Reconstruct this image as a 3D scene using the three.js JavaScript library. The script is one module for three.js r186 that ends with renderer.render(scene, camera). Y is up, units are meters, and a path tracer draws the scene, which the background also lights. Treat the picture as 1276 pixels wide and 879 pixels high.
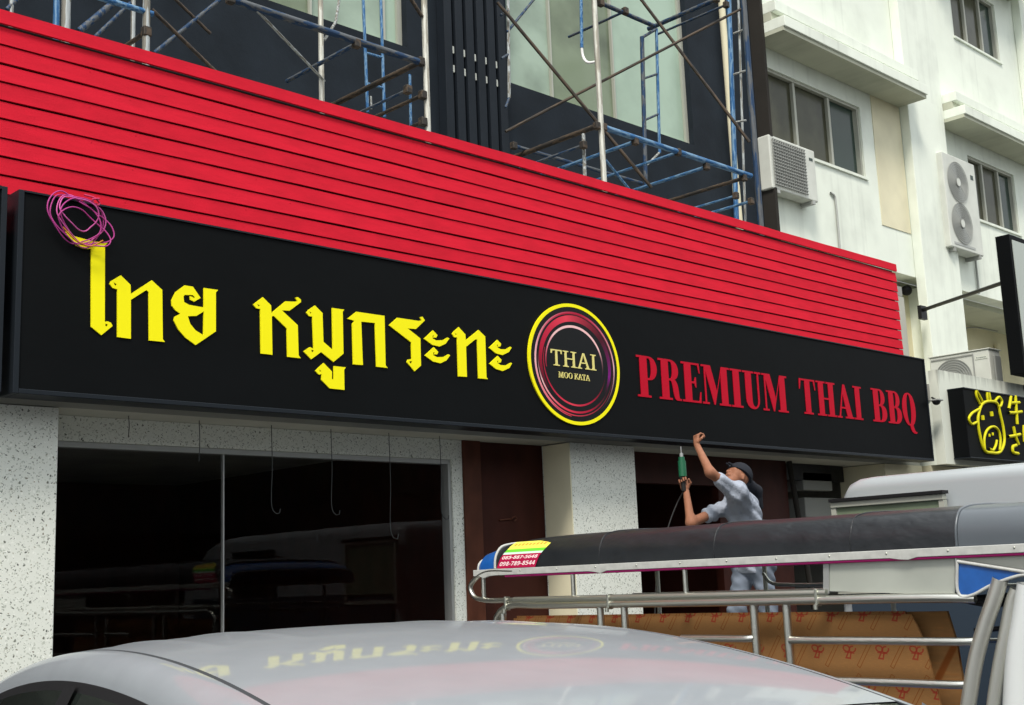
import * as THREE from 'three';
import { mergeGeometries } from 'three/addons/utils/BufferGeometryUtils.js';
import { RoundedBoxGeometry } from 'three/addons/geometries/RoundedBoxGeometry.js';
import { MarchingCubes } from 'three/addons/objects/MarchingCubes.js';
import { FontLoader } from 'three/addons/loaders/FontLoader.js';

// ------------------------------------------------------------------ camera, sky, sun, exposure
const W = 1276, H = 879, F = 1560.4;
const V3 = (x, y, z) => new THREE.Vector3(x, y, z);
const scene = new THREE.Scene();
const camera = new THREE.PerspectiveCamera(2 * Math.atan(H / 2 / F) * 180 / Math.PI, 1024 / 705, 0.05, 400);
// the street runs along x, y is up; both directions are read from the photograph's vanishing points
const camDir = (px, py) => V3((px - W / 2) / F, -(py - H / 2) / F, -1);
const axX = camDir(2260, 656).normalize();
const axY = camDir(290, -8200); axY.addScaledVector(axX, -axX.dot(axY)).normalize();
const axZ = V3().crossVectors(axX, axY);
const basis = new THREE.Matrix4().makeBasis(axX, axY, axZ).transpose();
camera.quaternion.setFromRotationMatrix(basis);
camera.position.set(0, 1.65, 7);
scene.add(camera);

const SKY_W = 256, SKY_H = 128, skyData = new Float32Array(SKY_W * SKY_H * 4);
const hash2 = (x, y, s = 0) => { const v = Math.sin(x * 127.1 + y * 311.7 + s * 74.7) * 43758.5453; return v - Math.floor(v); };
function vnoise(x, y, px = 0, s = 0) {
  const xi = Math.floor(x), yi = Math.floor(y), fx = x - xi, fy = y - yi;
  const w = v => px ? ((v % px) + px) % px : v;
  const u = fx * fx * (3 - 2 * fx), v = fy * fy * (3 - 2 * fy);
  const a = hash2(w(xi), px ? w(yi) : yi, s), b = hash2(w(xi + 1), px ? w(yi) : yi, s), c = hash2(w(xi), px ? w(yi + 1) : yi + 1, s), d = hash2(w(xi + 1), px ? w(yi + 1) : yi + 1, s);
  return a + (b - a) * u + (c - a) * v + (a - b - c + d) * u * v;
}
const fbm = (x, y, p = 0, s = 0, o = 4) => { let t = 0, a = .5, f = 1; for (let i = 0; i < o; i++) { t += a * vnoise(x * f, y * f, p * f, s + i); f *= 2; a *= .5; } return t; };
for (let j = 0; j < SKY_H; j++) for (let i = 0; i < SKY_W; i++) {
  const el = ((j + .5) / SKY_H - .5) * Math.PI, az = i / SKY_W;
  let L = el > 0 ? .34 + .68 * Math.sin(el) : .15;
  if (el > 0) L *= .9 + .2 * fbm(az * 8, el * 4, 8, 5, 3);
  const k = (j * SKY_W + i) * 4;
  skyData[k] = L * .95; skyData[k + 1] = L * 1.0; skyData[k + 2] = L * 1.03; skyData[k + 3] = 1;
}
const sky = new THREE.DataTexture(skyData, SKY_W, SKY_H, THREE.RGBAFormat, THREE.FloatType);
sky.mapping = THREE.EquirectangularReflectionMapping; sky.magFilter = sky.minFilter = THREE.LinearFilter; sky.needsUpdate = true;
scene.background = sky; scene.environment = sky;
const sun = new THREE.DirectionalLight(0xfff7ec, 1.5);
sun.position.set(-8, 26, 11); sun.target.position.set(7, 2, 0); scene.add(sun, sun.target);
sun.castShadow = true; sun.shadow.radius = 26; sun.shadow.mapSize.set(2048, 2048);
Object.assign(sun.shadow.camera, { left: -25, right: 25, top: 25, bottom: -25, near: 1, far: 80 });
const renderer = new THREE.WebGLRenderer({ antialias: true });
renderer.setSize(1024, 705); renderer.shadowMap.enabled = true;
renderer.toneMapping = THREE.LinearToneMapping; renderer.toneMappingExposure = 2.18;

// ------------------------------------------------------------------ pixel to place helpers (a pixel gives a direction, the plane gives the distance)
const rayOf = (px, py) => camDir(px, py).applyMatrix4(basis);
const C0 = camera.position;
const hz = (px, py, z) => { const r = rayOf(px, py); return C0.clone().addScaledVector(r, (z - C0.z) / r.z); };
const hx = (px, py, x) => { const r = rayOf(px, py); return C0.clone().addScaledVector(r, (x - C0.x) / r.x); };

// ------------------------------------------------------------------ random, textures, materials
let seed = 12345;
const rnd = () => { seed = (seed * 1664525 + 1013904223) >>> 0; return seed / 4294967296; };
const rr = (a, b) => a + (b - a) * rnd();
function canvasTex(w, h, draw, rep = true, srgb = true) {
  const c = document.createElement('canvas'); c.width = w; c.height = h;
  draw(c.getContext('2d'), w, h);
  const t = new THREE.CanvasTexture(c);
  if (srgb) t.colorSpace = THREE.SRGBColorSpace;
  if (rep) t.wrapS = t.wrapT = THREE.RepeatWrapping;
  t.magFilter = THREE.LinearFilter; t.anisotropy = 8;
  return t;
}
// fn(u, v) -> [r, g, b] linear 0..1, tiling
function dataTex(n, m, fn, srgb = true) {
  const d = new Uint8Array(n * m * 4), enc = v => { v = Math.min(1, Math.max(0, v)); return Math.round(255 * (srgb ? (v <= .0031308 ? v * 12.92 : 1.055 * Math.pow(v, 1 / 2.4) - .055) : v)); };
  for (let j = 0; j < m; j++) for (let i = 0; i < n; i++) { const c = fn(i / n, j / m), k = (j * n + i) * 4; d[k] = enc(c[0]); d[k + 1] = enc(c[1]); d[k + 2] = enc(c[2]); d[k + 3] = 255; }
  const t = new THREE.DataTexture(d, n, m); t.wrapS = t.wrapT = THREE.RepeatWrapping; t.magFilter = THREE.LinearFilter; t.minFilter = THREE.LinearMipmapLinearFilter; t.generateMipmaps = true;
  if (srgb) t.colorSpace = THREE.SRGBColorSpace; t.needsUpdate = true; return t;
}
const mono = (f, srgb) => (u, v) => { const k = f(u, v); return [k, k, k]; };
const lin = (r, g, b) => new THREE.Color().setRGB(r, g, b);
const std = (c, roughness = .8, metalness = 0, extra = {}) => new THREE.MeshPhysicalMaterial({ color: Array.isArray(c) ? lin(...c) : c, roughness, metalness, side: THREE.DoubleSide, specularIntensity: .3, ...extra });
const phy = (c, extra) => new THREE.MeshPhysicalMaterial({ color: Array.isArray(c) ? lin(...c) : c, side: THREE.DoubleSide, ...extra });
// tint textures vary around 1 and multiply the base colour
const mottle = (amp, scale, s, srgb = true) => dataTex(256, 256, (u, v) => { const k = 1 - amp + amp * (1.1 * fbm(u * scale, v * scale, scale, s, 5)); return [k, k, k]; }, srgb);
const grainBump = dataTex(256, 256, mono((u, v) => .5 * fbm(u * 32, v * 32, 32, 9, 3) + .3 * hash2(u * 256, v * 256, 3)), false);
const smoothBump = dataTex(256, 256, mono((u, v) => fbm(u * 10, v * 10, 10, 19, 4)), false);
const mot1 = mottle(.35, 6, 1), mot2 = mottle(.5, 9, 2), mot3 = mottle(.22, 5, 3);
const clones = (t, x, y) => { const c = t.clone(); c.repeat.set(x, y); c.needsUpdate = true; return c; };

const terrazzoTex = canvasTex(1024, 1024, (g, w) => {
  g.fillStyle = '#dcdfd6'; g.fillRect(0, 0, w, w);
  for (let i = 0; i < 5200; i++) { const k = 150 + rnd() * 95 | 0; g.fillStyle = `rgba(${k},${k},${k - 6},.35)`; g.fillRect(rnd() * w, rnd() * w, 1 + rnd() * 3, 1 + rnd() * 3); }
  const chip = (r0, r1, cols, n) => { for (let i = 0; i < n; i++) {
    const x = rnd() * w, y = rnd() * w, a = rnd() * 6.28, L = rr(r0, r1), T = L * rr(.25, .7), col = cols[rnd() * cols.length | 0];
    const pts = []; for (let q = 0; q < 6; q++) { const t = q / 6 * 6.28 + rr(-.3, .3), k = rr(.65, 1.1); pts.push([Math.cos(t) * L * k, Math.sin(t) * T * k]); }
    for (const ox of [-w, 0, w]) for (const oy of [-w, 0, w]) { if (x + ox < -40 || x + ox > w + 40 || y + oy < -40 || y + oy > w + 40) continue;
      g.fillStyle = col; g.beginPath(); pts.forEach(([p, q], k) => { const X = x + ox + p * Math.cos(a) - q * Math.sin(a), Y = y + oy + p * Math.sin(a) + q * Math.cos(a); k ? g.lineTo(X, Y) : g.moveTo(X, Y); }); g.fill(); }
  } };
  chip(5, 13, ['#e9ebe3', '#cfd2c8', '#c2c6bb', '#b4b9ae'], 1500);
  chip(2.5, 9, ['#7f847c', '#8d9188', '#6a6f68', '#989584', '#9ba097', '#a3a697'], 1500);
  chip(5, 13, ['#6b6f66', '#7d7a6c', '#595c55'], 190);
});
const M = {};
M.terrazzo = std(0xffffff, .55, 0, { map: clones(terrazzoTex, 1.1, 1.1), bumpMap: clones(grainBump, 4, 4), bumpScale: .0006 });
M.red = std([.68, .010, .031], .8, 0, { map: clones(mottle(.24, 7, 31), .9, 4), bumpMap: clones(grainBump, 1.3, 9), bumpScale: .0012 });
M.red2 = std([.64, .009, .029], .8, 0, { map: clones(mottle(.26, 8, 37), .7, 3), bumpMap: clones(grainBump, 1.1, 8), bumpScale: .0012 });
M.red3 = std([.70, .0105, .033], .8, 0, { map: clones(mottle(.24, 6, 41), .8, 5), bumpMap: clones(grainBump, 1.2, 10), bumpScale: .0012 });
M.signBlack = std([.0034, .0042, .0048], .6, 0, { specularIntensity: .15, map: clones(mot3, .5, .6), bumpMap: clones(smoothBump, .4, .5), bumpScale: .003 });
M.signFrame = std([.014, .018, .023], .4, .1);
M.yellow = phy([.92, .84, .004], { roughness: .6, specularIntensity: .3 });
M.gold = std([.72, .64, .22], .5);
M.redLetter = phy([.47, .001, .018], { roughness: .6, specularIntensity: .25 });
M.navy = std([.018, .025, .034], .8, 0, { map: clones(mot2, .35, .35), bumpMap: clones(grainBump, 1, 1), bumpScale: .002 });
M.finBlack = std([.013, .018, .025], .6, 0, { map: clones(mot3, 1, 1) });
M.whiteClip = std([.8, .8, .78], .5);
M.concrete = std([.36, .36, .33], .85, 0, { map: clones(mot1, .5, .5) });
M.cream = std([.80, .75, .54], .75, 0, { map: clones(mot3, .5, .5) });
M.soffit = std([.50, .50, .43], .8, 0, { map: clones(mot3, .6, .6) });
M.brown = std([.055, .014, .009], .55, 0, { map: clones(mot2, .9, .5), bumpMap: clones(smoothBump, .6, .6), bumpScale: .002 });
M.brownTrim = std([.11, .036, .02], .5, 0, { map: clones(mot2, 1.2, .7) });
M.dark = std([.035, .032, .028], .9, 0, { map: clones(mot1, .4, .4) });
M.curtain = std([.3, .31, .27], .9);
M.alu = std([.42, .43, .42], .4, .6);
M.aluDark = std([.06, .065, .065], .45, .4);
M.glass = phy(0xffffff, { roughness: 0.01, transmission: 1, thickness: 0, ior: 1.17 });
// weathered white render: rain streaks and grime patches
const wallTex = dataTex(512, 512, (u, v) => {
  const st = Math.pow(fbm(u * 48, v * 2.0, 0, 71, 3), 2.2), p = fbm(u * 6, v * 6, 6, 72, 5), q = fbm(u * 16, v * 16, 16, 75, 3);
  const k = 1 - .55 * Math.max(0, p - .5) - .22 * Math.max(0, st - .2) - .09 * q; return [k * .99, k, k * .955]; });
M.white = std([.83, .87, .81], .85, 0, { map: clones(wallTex, .22, .22), bumpMap: clones(grainBump, 1, 1), bumpScale: .002 });
M.whiteDirty = std([.74, .77, .70], .85, 0, { map: clones(dataTex(512, 256, (u, v) => { const drip = Math.pow(fbm(u * 60, 1.3, 0, 81, 3), 1.4); const k = 1 - .7 * Math.max(0, drip * 1.1 - (1 - v) * 3.2) - .16 * fbm(u * 8, v * 4, 8, 82, 4); return [k, k, k * .96]; }), .4, 1) });
M.beigeLedge = std([.52, .53, .44], .85, 0, { map: clones(wallTex, .25, .25) });
M.acWhite = std([.66, .68, .62], .5, 0, { map: clones(mot3, 1, 1) });
M.acDark = std([.40, .41, .39], .5, .2);
M.acGrey = std([.30, .31, .29], .6);
M.frameGrey = std([.42, .43, .37], .5, .2);
M.olive = phy([.075, .076, .048], { roughness: .15, specularIntensity: .3, map: clones(mot2, .5, .5) });
M.tealGlass = phy([.03, .05, .04], { roughness: .12, specularIntensity: .4 });
const filmTex = (s, a) => dataTex(256, 256, (u, v) => { const p = fbm(u * 5, v * 5, 5, s, 5), k = 1 - a * Math.max(0, p - .35); return [k, k * 1.0, k * .97]; });  // frosted pane tints with dust mottling, raised to carry reflected sky in the colour
M.film1 = phy([.36, .46, .38], { specularIntensity: .5, roughness: .22, map: clones(filmTex(91, .9), .35, .45) });
M.film2 = phy([.21, .26, .18], { specularIntensity: .5, roughness: .2, map: clones(filmTex(95, 1.2), .3, .4) });
M.film3 = phy([.38, .50, .41], { specularIntensity: .5, roughness: .25, map: clones(filmTex(99, .6), .35, .35) });
M.chrome = std([.64, .64, .58], .34, 1, { bumpMap: clones(smoothBump, 3, 3), bumpScale: .0008 });
M.brushed = std([.72, .72, .66], .5, 1);
M.chromeDull = std([.5, .51, .45], .45, 1);
M.vinyl = phy([.017, .020, .024], { roughness: .36, specularIntensity: 1, bumpMap: clones(smoothBump, 1.2, .8), bumpScale: .006, map: clones(mot2, 1.3, .9) });
M.vinylGrey = phy([.085, .10, .115], { roughness: .35, clearcoat: .3, clearcoatRoughness: .3, map: clones(mot3, 1, 1) });
M.trimWhite = std([.55, .56, .53], .45, 0, { map: clones(mot1, 4, 4) });
M.pink = std([.42, .02, .16], .5);
M.blue = phy([.012, .11, .42], { roughness: .35, clearcoat: .5, map: clones(mot1, 4, 4) });
M.steelPanel = std([.52, .55, .49], .4, .35, { map: clones(mot3, 1, 1) });
M.rubber = std([.02, .02, .02], .85);
M.paintWhite = phy([.68, .71, .70], { roughness: .3, clearcoat: .6, clearcoatRoughness: .12 });
M.carPaint = phy([.29, .315, .335], { map: clones(mottle(.1, 8, 61), 2, 2), roughness: .5, metalness: .2, specularIntensity: .5, clearcoat: .6, clearcoatRoughness: .05 });
M.carGlass = phy([.02, .025, .022], { roughness: .04, clearcoat: 1 });
M.blackTrim = std([.015, .015, .016], .4);
M.skin = std([.33, .145, .085], .55, 0, { map: clones(mottle(.3, 9, 63), 3, 3), bumpMap: clones(grainBump, 6, 6), bumpScale: .001 });
M.shirt = std([.31, .34, .40], .9, 0, { bumpMap: clones(smoothBump, 3, 3), bumpScale: .01 });
M.trousers = std([.17, .20, .25], .9);
M.cap = std([.018, .02, .026], .85);
M.green = phy([.01, .11, .05], { roughness: .4 });
M.blackPlastic = std([.02, .02, .02], .5);
M.asphalt = std([.055, .055, .055], .9, 0, { map: clones(mot1, 8, 8) });
M.pavement = std([.20, .195, .18], .9, 0, { map: clones(mot1, 3, 3) });
// scaffold tube finishes: paint worn to rust
const worn = (a, b, s) => std(0xffffff, .6, .3, { map: clones(dataTex(256, 256, (u, v) => { const k = fbm(u * 9, v * 9, 9, s, 5) > .5 ? 1 : 0, n = .7 + .6 * fbm(u * 30, v * 30, 30, s + 5, 3); return a.map((q, i) => (q + (b[i] - q) * k) * n); }), 1, 2) });
M.tubeBlue = worn([.045, .14, .31], [.16, .28, .42], 111);
M.tubeDark = worn([.03, .06, .12], [.11, .12, .13], 112);
M.tubePale = worn([.42, .45, .45], [.22, .21, .18], 113);
M.tubeRust = worn([.10, .075, .055], [.05, .045, .04], 114);
M.tubeWhite = worn([.6, .6, .54], [.38, .36, .3], 115);

// ------------------------------------------------------------------ object helpers
const used = {};
const numbered = n => { const k = used[n] = (used[n] ?? -1) + 1; return k ? `${n}_${String(k).padStart(3, '0')}` : n; };
function thing(name, label, category, base = [0, 0, 0], group) {
  const o = new THREE.Group(); o.name = numbered(name); o.position.set(...base); o.userData = { label, category };
  if (group) o.userData.group = group; scene.add(o); return o;
}
const worldBase = o => { const p = V3(); for (let q = o; q && q !== scene; q = q.parent) p.add(q.position); return p; };
function fin(m) { m.castShadow = m.receiveShadow = true; return m; }
// geometry in world metres; it is moved into its thing's own frame
function part(parent, name, geo, mat, label) {
  const g = Array.isArray(geo) ? mergeGeometries(geo.map(q => q.index ? q.toNonIndexed() : q).map(q => { for (const k of Object.keys(q.attributes)) if (!['position', 'normal', 'uv'].includes(k)) q.deleteAttribute(k); return q; })) : geo;
  const b = worldBase(parent); g.translate(-b.x, -b.y, -b.z);
  const m = fin(new THREE.Mesh(g, mat)); m.name = name; if (label) m.userData.label = label; parent.add(m); return m;
}
function single(name, label, category, geo, mat, group) {
  const g = Array.isArray(geo) ? mergeGeometries(geo) : geo; g.computeBoundingBox(); const c = g.boundingBox, b = V3((c.min.x + c.max.x) / 2, c.min.y, (c.min.z + c.max.z) / 2); g.translate(-b.x, -b.y, -b.z);
  const m = fin(new THREE.Mesh(g, mat)); m.position.copy(b); m.name = numbered(name); m.userData = { label, category }; if (group) m.userData.group = group; scene.add(m); return m;
}
function struct(name, geo, mat) { const m = fin(new THREE.Mesh(geo, mat)); m.name = numbered(name); m.userData.kind = 'structure'; scene.add(m); return m; }
// box by extents with uv in metres
function bx(x0, x1, y0, y1, z0, z1, r = 0) {
  const w = Math.abs(x1 - x0), h = Math.abs(y1 - y0), d = Math.abs(z1 - z0);
  const g = r ? new RoundedBoxGeometry(w, h, d, 2, Math.min(r, w / 2.01, h / 2.01, d / 2.01)) : new THREE.BoxGeometry(w, h, d);
  g.translate((x0 + x1) / 2, (y0 + y1) / 2, (z0 + z1) / 2); return metreUV(g);
}
function metreUV(g) {
  const p = g.attributes.position, n = g.attributes.normal, uv = new Float32Array(p.count * 2);
  for (let i = 0; i < p.count; i++) {
    const ax = Math.abs(n.getX(i)), ay = Math.abs(n.getY(i)), az = Math.abs(n.getZ(i));
    if (ax >= ay && ax >= az) { uv[2 * i] = p.getZ(i); uv[2 * i + 1] = p.getY(i); } else if (ay >= az) { uv[2 * i] = p.getX(i); uv[2 * i + 1] = p.getZ(i); } else { uv[2 * i] = p.getX(i); uv[2 * i + 1] = p.getY(i); }
  }
  g.setAttribute('uv', new THREE.BufferAttribute(uv, 2)); return g;
}
const vec = a => a.isVector3 ? a : V3(...a);
function tube(pts, r, seg = 0, rad = 8, closed = false) {
  pts = pts.map(vec);
  const c = pts.length === 2 ? new THREE.LineCurve3(pts[0], pts[1]) : new THREE.CatmullRomCurve3(pts, closed, 'centripetal');
  return new THREE.TubeGeometry(c, seg || (pts.length === 2 ? 1 : pts.length * 6), r, rad, closed);
}
function rod(a, b, r, rad = 10) { // capped straight tube
  a = vec(a); b = vec(b); const L = a.distanceTo(b), g = new THREE.CylinderGeometry(r, r, L, rad);
  g.applyQuaternion(new THREE.Quaternion().setFromUnitVectors(V3(0, 1, 0), b.clone().sub(a).normalize())); const c = a.clone().add(b).multiplyScalar(.5); g.translate(c.x, c.y, c.z); return g;
}
const bez = (s, a) => a.forEach(c => c.length === 6 ? s.bezierCurveTo(...c) : s.lineTo(...c));
function outline(pts, holes = []) {
  const s = new THREE.Shape(); s.moveTo(...pts[0].slice(0, 2)); bez(s, pts.slice(1));
  for (const h of holes) { const p = new THREE.Path(); p.moveTo(...h[0].slice(0, 2)); bez(p, h.slice(1)); s.holes.push(p); }
  return s;
}
// surface through a grid of points rows[i][j]
function gridGeo(rows, uvs = 1) {
  const n = rows.length, m = rows[0].length, pos = [], uv = [], idx = [];
  rows.forEach(r => r.forEach(p => { pos.push(p[0], p[1], p[2]); uv.push((p[0] + p[1]) * uvs, p[2] * uvs); }));
  for (let i = 0; i < n - 1; i++) for (let j = 0; j < m - 1; j++) { const a = i * m + j, b = a + 1, c = a + m, d = c + 1; idx.push(a, c, b, b, c, d); }
  const g = new THREE.BufferGeometry(); g.setAttribute('position', new THREE.Float32BufferAttribute(pos, 3)); g.setAttribute('uv', new THREE.Float32BufferAttribute(uv, 2)); g.setIndex(idx); g.computeVertexNormals(); return g;
}

// ------------------------------------------------------------------ ground
{ const g = new THREE.PlaneGeometry(400, 400); g.rotateX(-Math.PI / 2); g.translate(0, -.004, 0); struct('ground', metreUV(g), M.asphalt);
  struct('pavement', bx(-20, 60, 0, .14, -.3, .9), M.pavement); }

// ------------------------------------------------------------------ restaurant building
const XL = -2.4, XR = 13.98;              // the building's width
const bld = thing('restaurant_building', 'dark blue building with red plank fascia above the long black signboard', 'building', [5.8, 0, -2.2]);
const ZC = -.30, ZW = -.62, ZU = -2.2;    // column face, shopfront plane, upper wall
for (const [a, b] of [[2.46, 3.305], [7.834, 8.678], [13.1, XR - .003]]) part(bld, 'column', bx(a, b, .14, 2.78, ZC - .6, ZC, .006), a > 13 ? M.cream : M.terrazzo);
part(bld, 'column_return', bx(7.822, 7.833, .14, 2.775, ZW + .002, ZC - .004), M.cream, 'cream painted side of the terrazzo column');
part(bld, 'column', bx(-2.4, -1.56, .14, 2.78, ZC - .6, ZC), M.terrazzo);
part(bld, 'beam', bx(XL, XR - .01, 2.785, 4.85, ZC - .6, ZC - .02), M.soffit);
// shopfront, left bay
part(bld, 'lintel', bx(3.305, 6.87, 2.622, 2.783, ZW - .12, ZW), M.terrazzo);
part(bld, 'jamb', bx(6.757, 6.87, .14, 2.622, ZW - .12, ZW), M.terrazzo);
const sf = part(bld, 'shopfront_frame', [bx(3.305, 6.755, 2.585, 2.62, ZW - .1, ZW - .02), bx(3.305, 3.33, .14, 2.585, ZW - .1, ZW - .02), bx(6.725, 6.755, .14, 2.585, ZW - .1, ZW - .012), bx(4.6665, 4.6765, .2, 2.585, ZW - .075, ZW - .048), bx(3.33, 6.725, .14, .2, ZW - .1, ZW - .02)], M.alu);
part(sf, 'pane', bx(3.332, 4.664, .2, 2.584, ZW - .066, ZW - .056), M.glass);
part(sf, 'pane', bx(4.679, 6.724, .2, 2.584, ZW - .066, ZW - .056), M.glass);
part(bld, 'door_frame', bx(6.872, 7.06, .14, 2.783, ZW - .12, ZW + .02), M.brownTrim);
const door = part(bld, 'door', bx(7.062, 7.833, .14, 2.783, ZW - .1, ZW - .02), M.brown, 'dark brown timber door panel');
{ const p = hz(632, 647, ZW); part(door, 'latch', [rod([p.x - .08, p.y - .01, ZW - .012], [p.x + .05, p.y, ZW - .006], .006), tube([[p.x + .05, p.y, ZW], [p.x + .085, p.y + .02, ZW + .01], [p.x + .1, p.y, ZW + .01], [p.x + .075, p.y - .018, ZW + .01]], .006)], M.brownTrim); }
// right bay
const yB = hz(830, 603, ZW).y, xO = hz(897, 620, ZW).x, xP = hz(982, 600, ZW).x;
part(bld, 'fascia_panel', bx(8.68, xP, yB, 2.783, ZW - .1, ZW - .01), M.brown);
part(bld, 'partition', bx(xO, xP, .14, yB, ZW - .1, ZW - .012), M.brown);
part(bld, 'partition_edge', rod([xP + .02, 2.78, ZW + .02], [xP + .28, 1.2, ZW + .02], .03), M.dark);
part(bld, 'back_wall', bx(xP, 13.1, .14, 2.783, -1.75, -1.7), M.beigeLedge);
part(bld, 'shelf', bx(xP + .05, 13.05, 2.28, 2.32, -1.69, -1.2), M.aluDark);
part(bld, 'shelf', bx(xP + .05, 13.05, 1.85, 1.89, -1.69, -1.2), M.aluDark);
{ const p = hz(1000, 588, -.75), q = hz(1038, 612, -.75); part(bld, 'meter_box', bx(p.x, q.x, q.y, p.y, -1.1, -.75, .01), M.acGrey); part(bld, 'meter_box', bx(p.x + .05, q.x + .2, q.y - .3, q.y - .08, -1.1, -.78, .01), M.acGrey); }
part(bld, 'duct', bx(xP + .1, 12.95, 2.6, 2.78, -1.3, -.75), M.blackTrim);
// rooms behind; walls take the dark door brown in place of deep shade
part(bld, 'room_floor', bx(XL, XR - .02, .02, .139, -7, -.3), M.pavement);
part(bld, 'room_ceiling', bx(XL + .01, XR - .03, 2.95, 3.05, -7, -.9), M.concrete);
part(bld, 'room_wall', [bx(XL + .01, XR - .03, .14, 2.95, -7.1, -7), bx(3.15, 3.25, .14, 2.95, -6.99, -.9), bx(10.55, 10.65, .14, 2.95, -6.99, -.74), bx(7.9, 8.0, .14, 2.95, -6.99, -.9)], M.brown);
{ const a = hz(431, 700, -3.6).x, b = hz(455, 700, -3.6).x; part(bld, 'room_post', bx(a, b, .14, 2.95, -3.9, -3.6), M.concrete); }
{ const p = hz(872, 613, -1.2); part(bld, 'switch_plate', bx(p.x - .06, p.x + .06, p.y - .07, p.y + .07, -1.21, -1.2), M.acGrey); }
// side and back walls, slab, roof
part(bld, 'side_wall', bx(XR - .16, XR - .004, .141, 2.78, -7, -.92), M.concrete);
part(bld, 'canopy_slab', bx(XL, XR - .02, 4.86, 4.98, ZU, ZC - .03), M.concrete);
// upper wall around two window openings and the fin bay
const WY0 = 7.01, WY1 = 9.6;
for (const [a, b, y0, y1] of [[XL, 4.4, 4.98, 12], [4.4, 7.73, 4.98, WY0], [4.4, 7.73, WY1, 12], [7.73, 9.17, 4.98, 12], [9.17, 12.47, 4.98, WY0], [9.17, 12.47, WY1, 12], [12.47, XR, 4.98, 12]]) part(bld, 'upper_wall', bx(a, b, y0, y1, ZU - .25, ZU), M.navy);
part(bld, 'side_wall', bx(XR - .2, XR - .003, 4.98, 12, -9, ZU - .25), M.navy);
part(bld, 'flat_roof', bx(XL, XR, 12, 12.2, -9, ZU + .1), M.navy);
function upperWindow(cuts, films) {
  const a = cuts[0], b = cuts[cuts.length - 1];
  const f = part(bld, 'upper_window', [bx(a + .003, b - .003, WY0 + .003, WY0 + .035, ZU - .16, ZU - .06), bx(a + .003, b - .003, WY1 - .04, WY1 - .003, ZU - .16, ZU - .06), ...cuts.map((c, i) => { const w = i === 0 || i === cuts.length - 1 ? .028 : .012, k = i === 0 ? .031 : i === cuts.length - 1 ? -.031 : 0; return bx(c + k - w, c + k + w, WY0 + .036, WY1 - .041, ZU - .155, ZU - .075); })], M.frameGrey);
  for (let i = 0; i < cuts.length - 1; i++) part(f, 'pane', bx(cuts[i] + .014, cuts[i + 1] - .014, WY0 + .037, WY1 - .042, ZU - .125, ZU - .112), films[i]);
  part(bld, 'window_backing', bx(a - .1, b + .1, WY0 - .1, WY1 + .1, ZU - .55, ZU - .5), M.curtain);
}
upperWindow([4.4, 5.02, 6.6, 7.5, 7.73], [M.film3, M.film2, M.film1, M.film3]);
upperWindow([9.17, 9.95, 11.05, 12.47], [M.film1, M.film2, M.film3]);
// black vertical fins with white clips
for (let i = 0; i < 6; i++) {
  const x = 8.13 + i * .155; const f = part(bld, 'fin', bx(x, x + .105, 4.99, 12, ZU + .01, ZU + .13, .006), M.finBlack);
  if (i < 5) for (const py of [[58.5, 63.5, 69, 73.5, 78.5], [82, 87, 92.5, 97, 101]]) { const y = hz([557, 572, 586, 601, 614][i], py[i], ZU + .12).y; part(f, 'clip', bx(x + .112, x + .142, y - .038, y + .038, ZU + .08, ZU + .11), M.acWhite); }
}
// red plank fascia: lapped boards, each a little proud at its lower edge
const fascia = part(bld, 'fascia_board', bx(XL + .01, 13.63, 3.3, 5.12, -.30, -.262), M.dark);
const fy = [5.194]; for (const py of [32, 55.5, 79, 101.5, 125, 147.5, 172, 195, 218]) fy.push(hz(0, py, -.22).y);
{ const step = (fy[1] - fy[9]) / 8; for (let k = 0; k < 3; k++) fy.push(fy[9] - step * (k + 1)); }
for (let i = 0; i < fy.length - 1; i++) {
  const top = fy[i] - (i ? .001 : 0), bot = fy[i + 1] + (i ? .0095 : .015), z1 = i ? -.22 : -.205, tilt = i ? .008 : .003, end = 13.652 - rr(0, .006), cuts = i ? [XL + .02, rr(0, 2.4), end] : [XL + .02, end];
  for (let k = 0; k < cuts.length - 1; k++) {
    const a = cuts[k] + .001, b = cuts[k + 1] - .001, s = new THREE.Shape([[z1 - tilt - .02, top], [z1 - tilt, top], [z1, bot], [z1 - .02, bot]].map(([z, y]) => new THREE.Vector2(-z, y)));
    const n = 40, g = new THREE.ExtrudeGeometry(s, { depth: b - a, bevelEnabled: false, steps: n }); g.rotateY(Math.PI / 2);
    const p = g.attributes.position; for (let q = 0; q < p.count; q++) { const wob = .0016 * Math.sin(p.getX(q) * 2.1 + i * 1.7) + .001 * Math.sin(p.getX(q) * 7.3 + i); p.setXYZ(q, p.getX(q) + a, p.getY(q) + wob, p.getZ(q)); }
    g.computeVertexNormals(); const gm = metreUV(g); const uv = gm.attributes.uv, off = rr(0, 9); for (let q = 0; q < uv.count; q++) uv.setXY(q, uv.getX(q) + off, uv.getY(q) + off * .37);
    part(fascia, 'plank', gm, [M.red, M.red2, M.red3, M.red][(i * 7 + k) % 4]);
  }
}
for (let i = 1; i < 10; i++) for (let x = 3.4 + (i % 2) * .3; x < 13.5; x += 1.22) part(fascia, 'screw', new THREE.CylinderGeometry(.006, .006, .004, 8).rotateX(Math.PI / 2).translate(x + rr(-.05, .05), fy[i] - .022, -.2275), M.red2);
// grey drip cap strip under the fascia end and black pilaster beside the white building
part(bld, 'corner_strip', bx(XR - .06, XR - .001, 4.99, 12, ZU + .001, ZU + .2), M.dark);

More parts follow.
